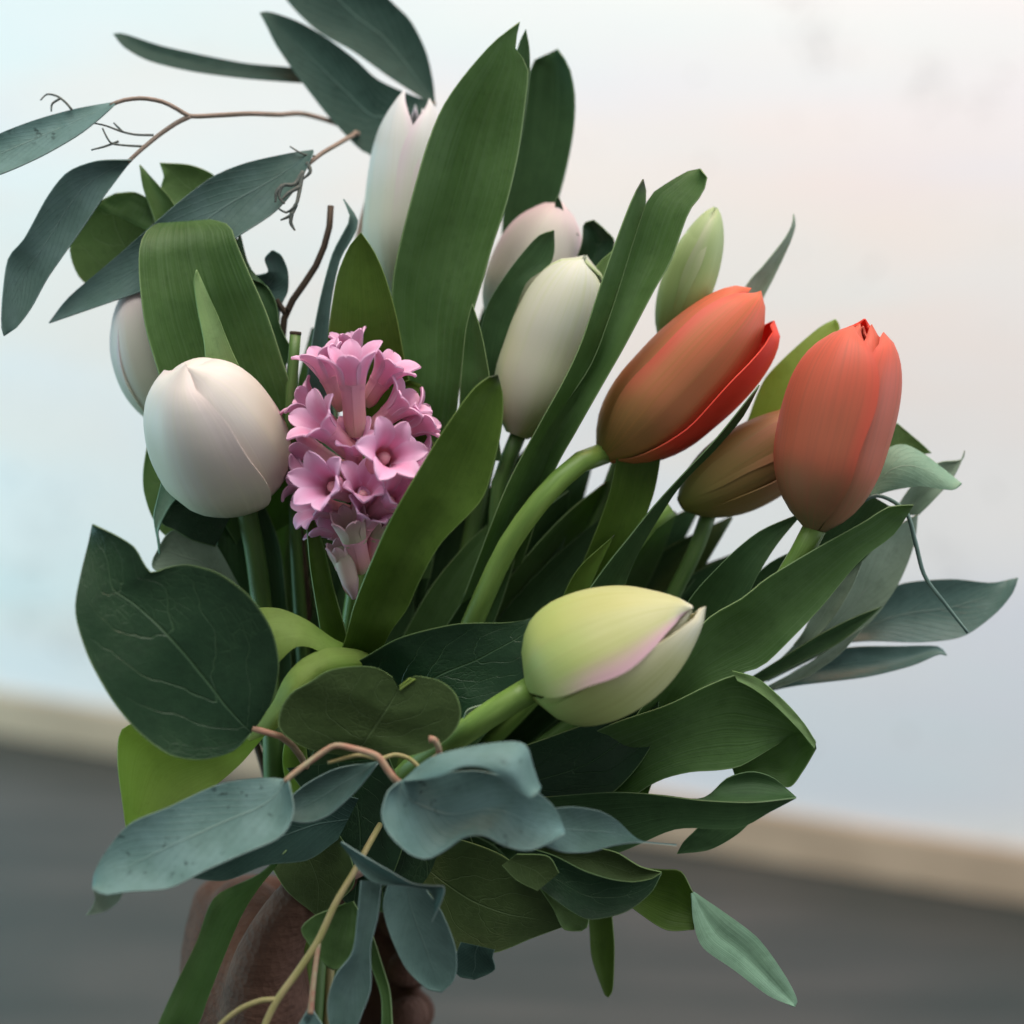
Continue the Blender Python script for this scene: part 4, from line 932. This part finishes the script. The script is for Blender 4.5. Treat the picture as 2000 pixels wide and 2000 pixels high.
s = thing('ruscus_sprig', 'sprig of pointed grey and blue-green leaves under the coral tulip at the right', 'sprig', P(*BP), SG)
stem(s, [(1650, 1235, 3.2), (1560, 1290, 3.2), (1450, 1350, 3.0), (1200, 1500, 3.2), (900, 1640, 4)] + to_hand(), [5, 7, 9, 10], M['twig_olive'])
leaf(s, [(1600, 1262), (1660, 1215), (1720, 1160), (1770, 1138), (1860, 1131), (1935, 1138), (1988, 1129)], [(1600, 1262), (1690, 1252), (1800, 1254), (1880, 1243), (1942, 1200), (1976, 1160), (1988, 1129)], [3.4, 3.2, 2.8], M['blue_green'], cup=.3, tilt=-.6)
leaf(s, [(1500, 1345), (1570, 1300), (1650, 1266), (1760, 1262), (1830, 1262), (1849, 1280)], [(1500, 1350), (1560, 1338), (1690, 1322), (1780, 1300), (1832, 1278), (1849, 1280)], [3.0, 2.8, 2.8], M['blue_green'], cup=.3, tilt=-.4)
leaf(s, [(1480, 1330), (1560, 1250), (1620, 1160), (1690, 1080), (1750, 1030), (1792, 1005)], [(1500, 1330), (1620, 1270), (1700, 1215), (1755, 1140), (1785, 1065), (1792, 1005)], [2.8, 2.2, 2.2, 2.6], M['sage'], cup=.3, tilt=.5, nv=34)
leaf(s, [(1550, 1260), (1572, 1230), (1600, 1170), (1640, 1120), (1692, 1078)], [(1575, 1262), (1610, 1230), (1640, 1190), (1668, 1140), (1692, 1078)], [1.6, 1.5, 1.6], M['sage'], cup=.2)
leaf(s, [(1440, 1340), (1520, 1290), (1600, 1240), (1670, 1205), (1722, 1185)], [(1455, 1350), (1570, 1290), (1640, 1255), (1690, 1215), (1722, 1185)], [1.2, 1.3, 1.5], M['tulip_dark'], cup=.2)
leaf(s, [(1500, 1340), (1560, 1308), (1620, 1268), (1690, 1222)], [(1510, 1346), (1580, 1320), (1640, 1278), (1690, 1222)], [1.8, 1.9, 2.0], M['sage'], cup=.1, nu=6)
leaf(s, [(1680, 990), (1720, 890), (1760, 868), (1800, 884), (1850, 922), (1878, 945)], [(1680, 1000), (1720, 965), (1790, 950), (1835, 955), (1862, 957), (1878, 945)], [2.0, 1.6, 1.2], M['sage_green'], cup=-.25, tilt=-.5)
leaf(s, [(1740, 1010), (1780, 950), (1830, 905), (1878, 898), (1884, 880)], [(1795, 1005), (1830, 970), (1860, 935), (1876, 905), (1884, 880)], [2.6, 2.4, 2.4], M['sage'], cup=.2)
leaf(s, [(1700, 900), (1730, 850), (1752, 826)], [(1820, 885), (1795, 862), (1752, 826)], [2.8, 2.8], M['salal_mid'], cup=.2, nv=14)
stem(s, [(1640, 1010, .4), (1710, 968, .3), (1768, 998, .4), (1788, 1060, .4), (1806, 1125, .3), (1848, 1182, .2), (1890, 1236, .1)], [3, 4, 4.5, 4, 3], M['tendril'], name='tendril', n=36, sides=7)

# ------------------------------------------------------------------ bare twig and cut stem
b = thing('bare_twig', 'bare dark twig standing between the folded leaf and the olive leaf', 'twig', P(*BP))
stem(b, [(646, 402, 2.2), (642, 450, 2.2), (622, 510, 2.2), (585, 568, 2.3), (558, 610, 2.4), (551, 680, 2.6), (560, 800, 3.2), (600, 1200, 4.6)] + to_hand(), [6.5, 7, 8, 10, 11, 12, 12, 12], M['bark'], n=44)
stem(b, [(558, 612, 2.4), (548, 598, 2.3), (541, 584, 2.2)], [7, 6, 4], M['bark'], name='stub', n=8)
stem(b, [(562, 606, 2.2), (559, 598, 2.0)], [4, 1], M['bark'], name='thorn', n=4)
c = thing('cut_stem', 'short green flower stem with a flat cut top beside the hyacinth', 'stem', P(*BP))
stem(c, [(577, 652, .6), (572, 720, .6), (568, 820, 1.0), (580, 1100, 3), (610, 1500, 4)] + to_hand(), [11, 12, 15, 16, 16], M['stem_dark'])
stem(c, [(577.4, 648, .6), (577, 654, .6)], [11.6, 11.6], M['bark'], name='cut_end', n=3)

# ------------------------------------------------------------------ hand holding the stems
def skin_mat():
    m, nt = mk('skin')
    tc = nd(nt, 'ShaderNodeTexCoord')
    n1 = nd(nt, 'ShaderNodeTexNoise', i_Scale=28.0, i_Detail=6.0, i_Roughness=.65); nt.links.new(tc.outputs['Object'], n1.inputs['Vector'])
    n2 = nd(nt, 'ShaderNodeTexVoronoi', i_Scale=420.0); nt.links.new(tc.outputs['Object'], n2.inputs['Vector'])
    mp = nd(nt, 'ShaderNodeMapping'); mp.inputs['Scale'].default_value = (60, 60, 330); nt.links.new(tc.outputs['Object'], mp.inputs[0])
    n3 = nd(nt, 'ShaderNodeTexNoise', i_Scale=1.0, i_Detail=4.0); nt.links.new(mp.outputs[0], n3.inputs['Vector'])
    c = mixc(nt, smooth(nt, n1.outputs[0], .3, .7), (.075, .040, .028), (.140, .078, .055))
    c = mixc(nt, mth(nt, 'MULTIPLY', smooth(nt, n3.outputs[0], .55, .75), .35), c, (.045, .025, .02))
    hgt = mth(nt, 'ADD', mth(nt, 'MULTIPLY', n2.outputs[0], .35), n3.outputs[0])
    finish(nt, c, .75, 0, hgt, .6, .15, dist=.0018)
    return m


hand = thing('person', 'hand reaching up from below and gripping the stems of the bouquet', 'person', P(520, 2250, 0))


def blob(bm, p, r):
    bmesh.ops.create_icosphere(bm, subdivisions=2, radius=r, matrix=Matrix.Translation(p))


def limb(bm, ctl, n):
    """ctl: (x, y, d, radius in cm)"""
    for q in cr(ctl, n):
        blob(bm, P(q[0], q[1], q[2]), q[3] / 100)


bm = bmesh.new()
limb(bm, [(505, 2380, -3.0, 3.1), (500, 2220, -1.0, 2.9), (500, 2110, 1.0, 2.9)], 10)                     # forearm to wrist
limb(bm, [(500, 2120, 1.4, 2.8), (470, 2010, 3.4, 2.7), (462, 1880, 5.0, 2.3), (460, 1800, 5.6, 1.9)], 12)  # palm, back of the hand
limb(bm, [(560, 2090, 2.2, 2.4), (540, 1980, 4.2, 2.0), (500, 1880, 5.2, 1.9)], 8)
limb(bm, [(500, 2060, 1.2, 2.7), (490, 1950, 1.6, 2.5), (500, 1860, 2.6, 2.1), (480, 1790, 4.2, 1.7)], 12)
limb(bm, [(440, 1960, 4.6, 2.0), (425, 1850, 5.6, 1.6), (430, 1770, 6.0, 1.3)], 8)
for y0, x1, ln in ((1770, 800, 1.0), (1866, 820, 1.05), (1958, 818, 1.0), (2046, 800, .9)):                  # four fingers round the back
    limb(bm, [(440, y0 + 5, 5.6, 1.2), (480, y0 - 12, 7.2, 1.15), (600, y0 - 8, 8.6, 1.1), (730, y0 + 5, 8.4, 1.06), (x1 - 15, y0 + 16, 6.6, 1.0), (x1 - 12, y0 + 22, 5.2, .9), (x1 - 30, y0 + 26, 4.2, .8)], 34)
limb(bm, [(540, 2080, .2, 2.1), (520, 1990, -.4, 1.85), (520, 1900, -.6, 1.5), (548, 1815, -.7, 1.15), (600, 1750, -.6, 1.08), (660, 1718, -.3, .95), (700, 1706, -.1, .78)], 30)   # thumb over the front
me = bpy.data.meshes.new('hand'); bm.to_mesh(me); bm.free()
ho = link('hand', me, skin_mat(), hand)
rm = ho.modifiers.new('remesh', 'REMESH'); rm.mode = 'VOXEL'; rm.voxel_size = .0016; rm.use_smooth_shade = True
sm = ho.modifiers.new('smooth', 'SMOOTH'); sm.factor = .5; sm.iterations = 14
leaf(hand, [(668, 1700), (690, 1692), (712, 1694)], [(674, 1722), (696, 1716), (716, 1706)], [-1.15, -.95], plainmat('nail', (.42, .27, .22), (.46, .3, .25), rough=.35), cup=-.1, name='nail', nv=8, nu=5)

bpy.context.view_layer.update()
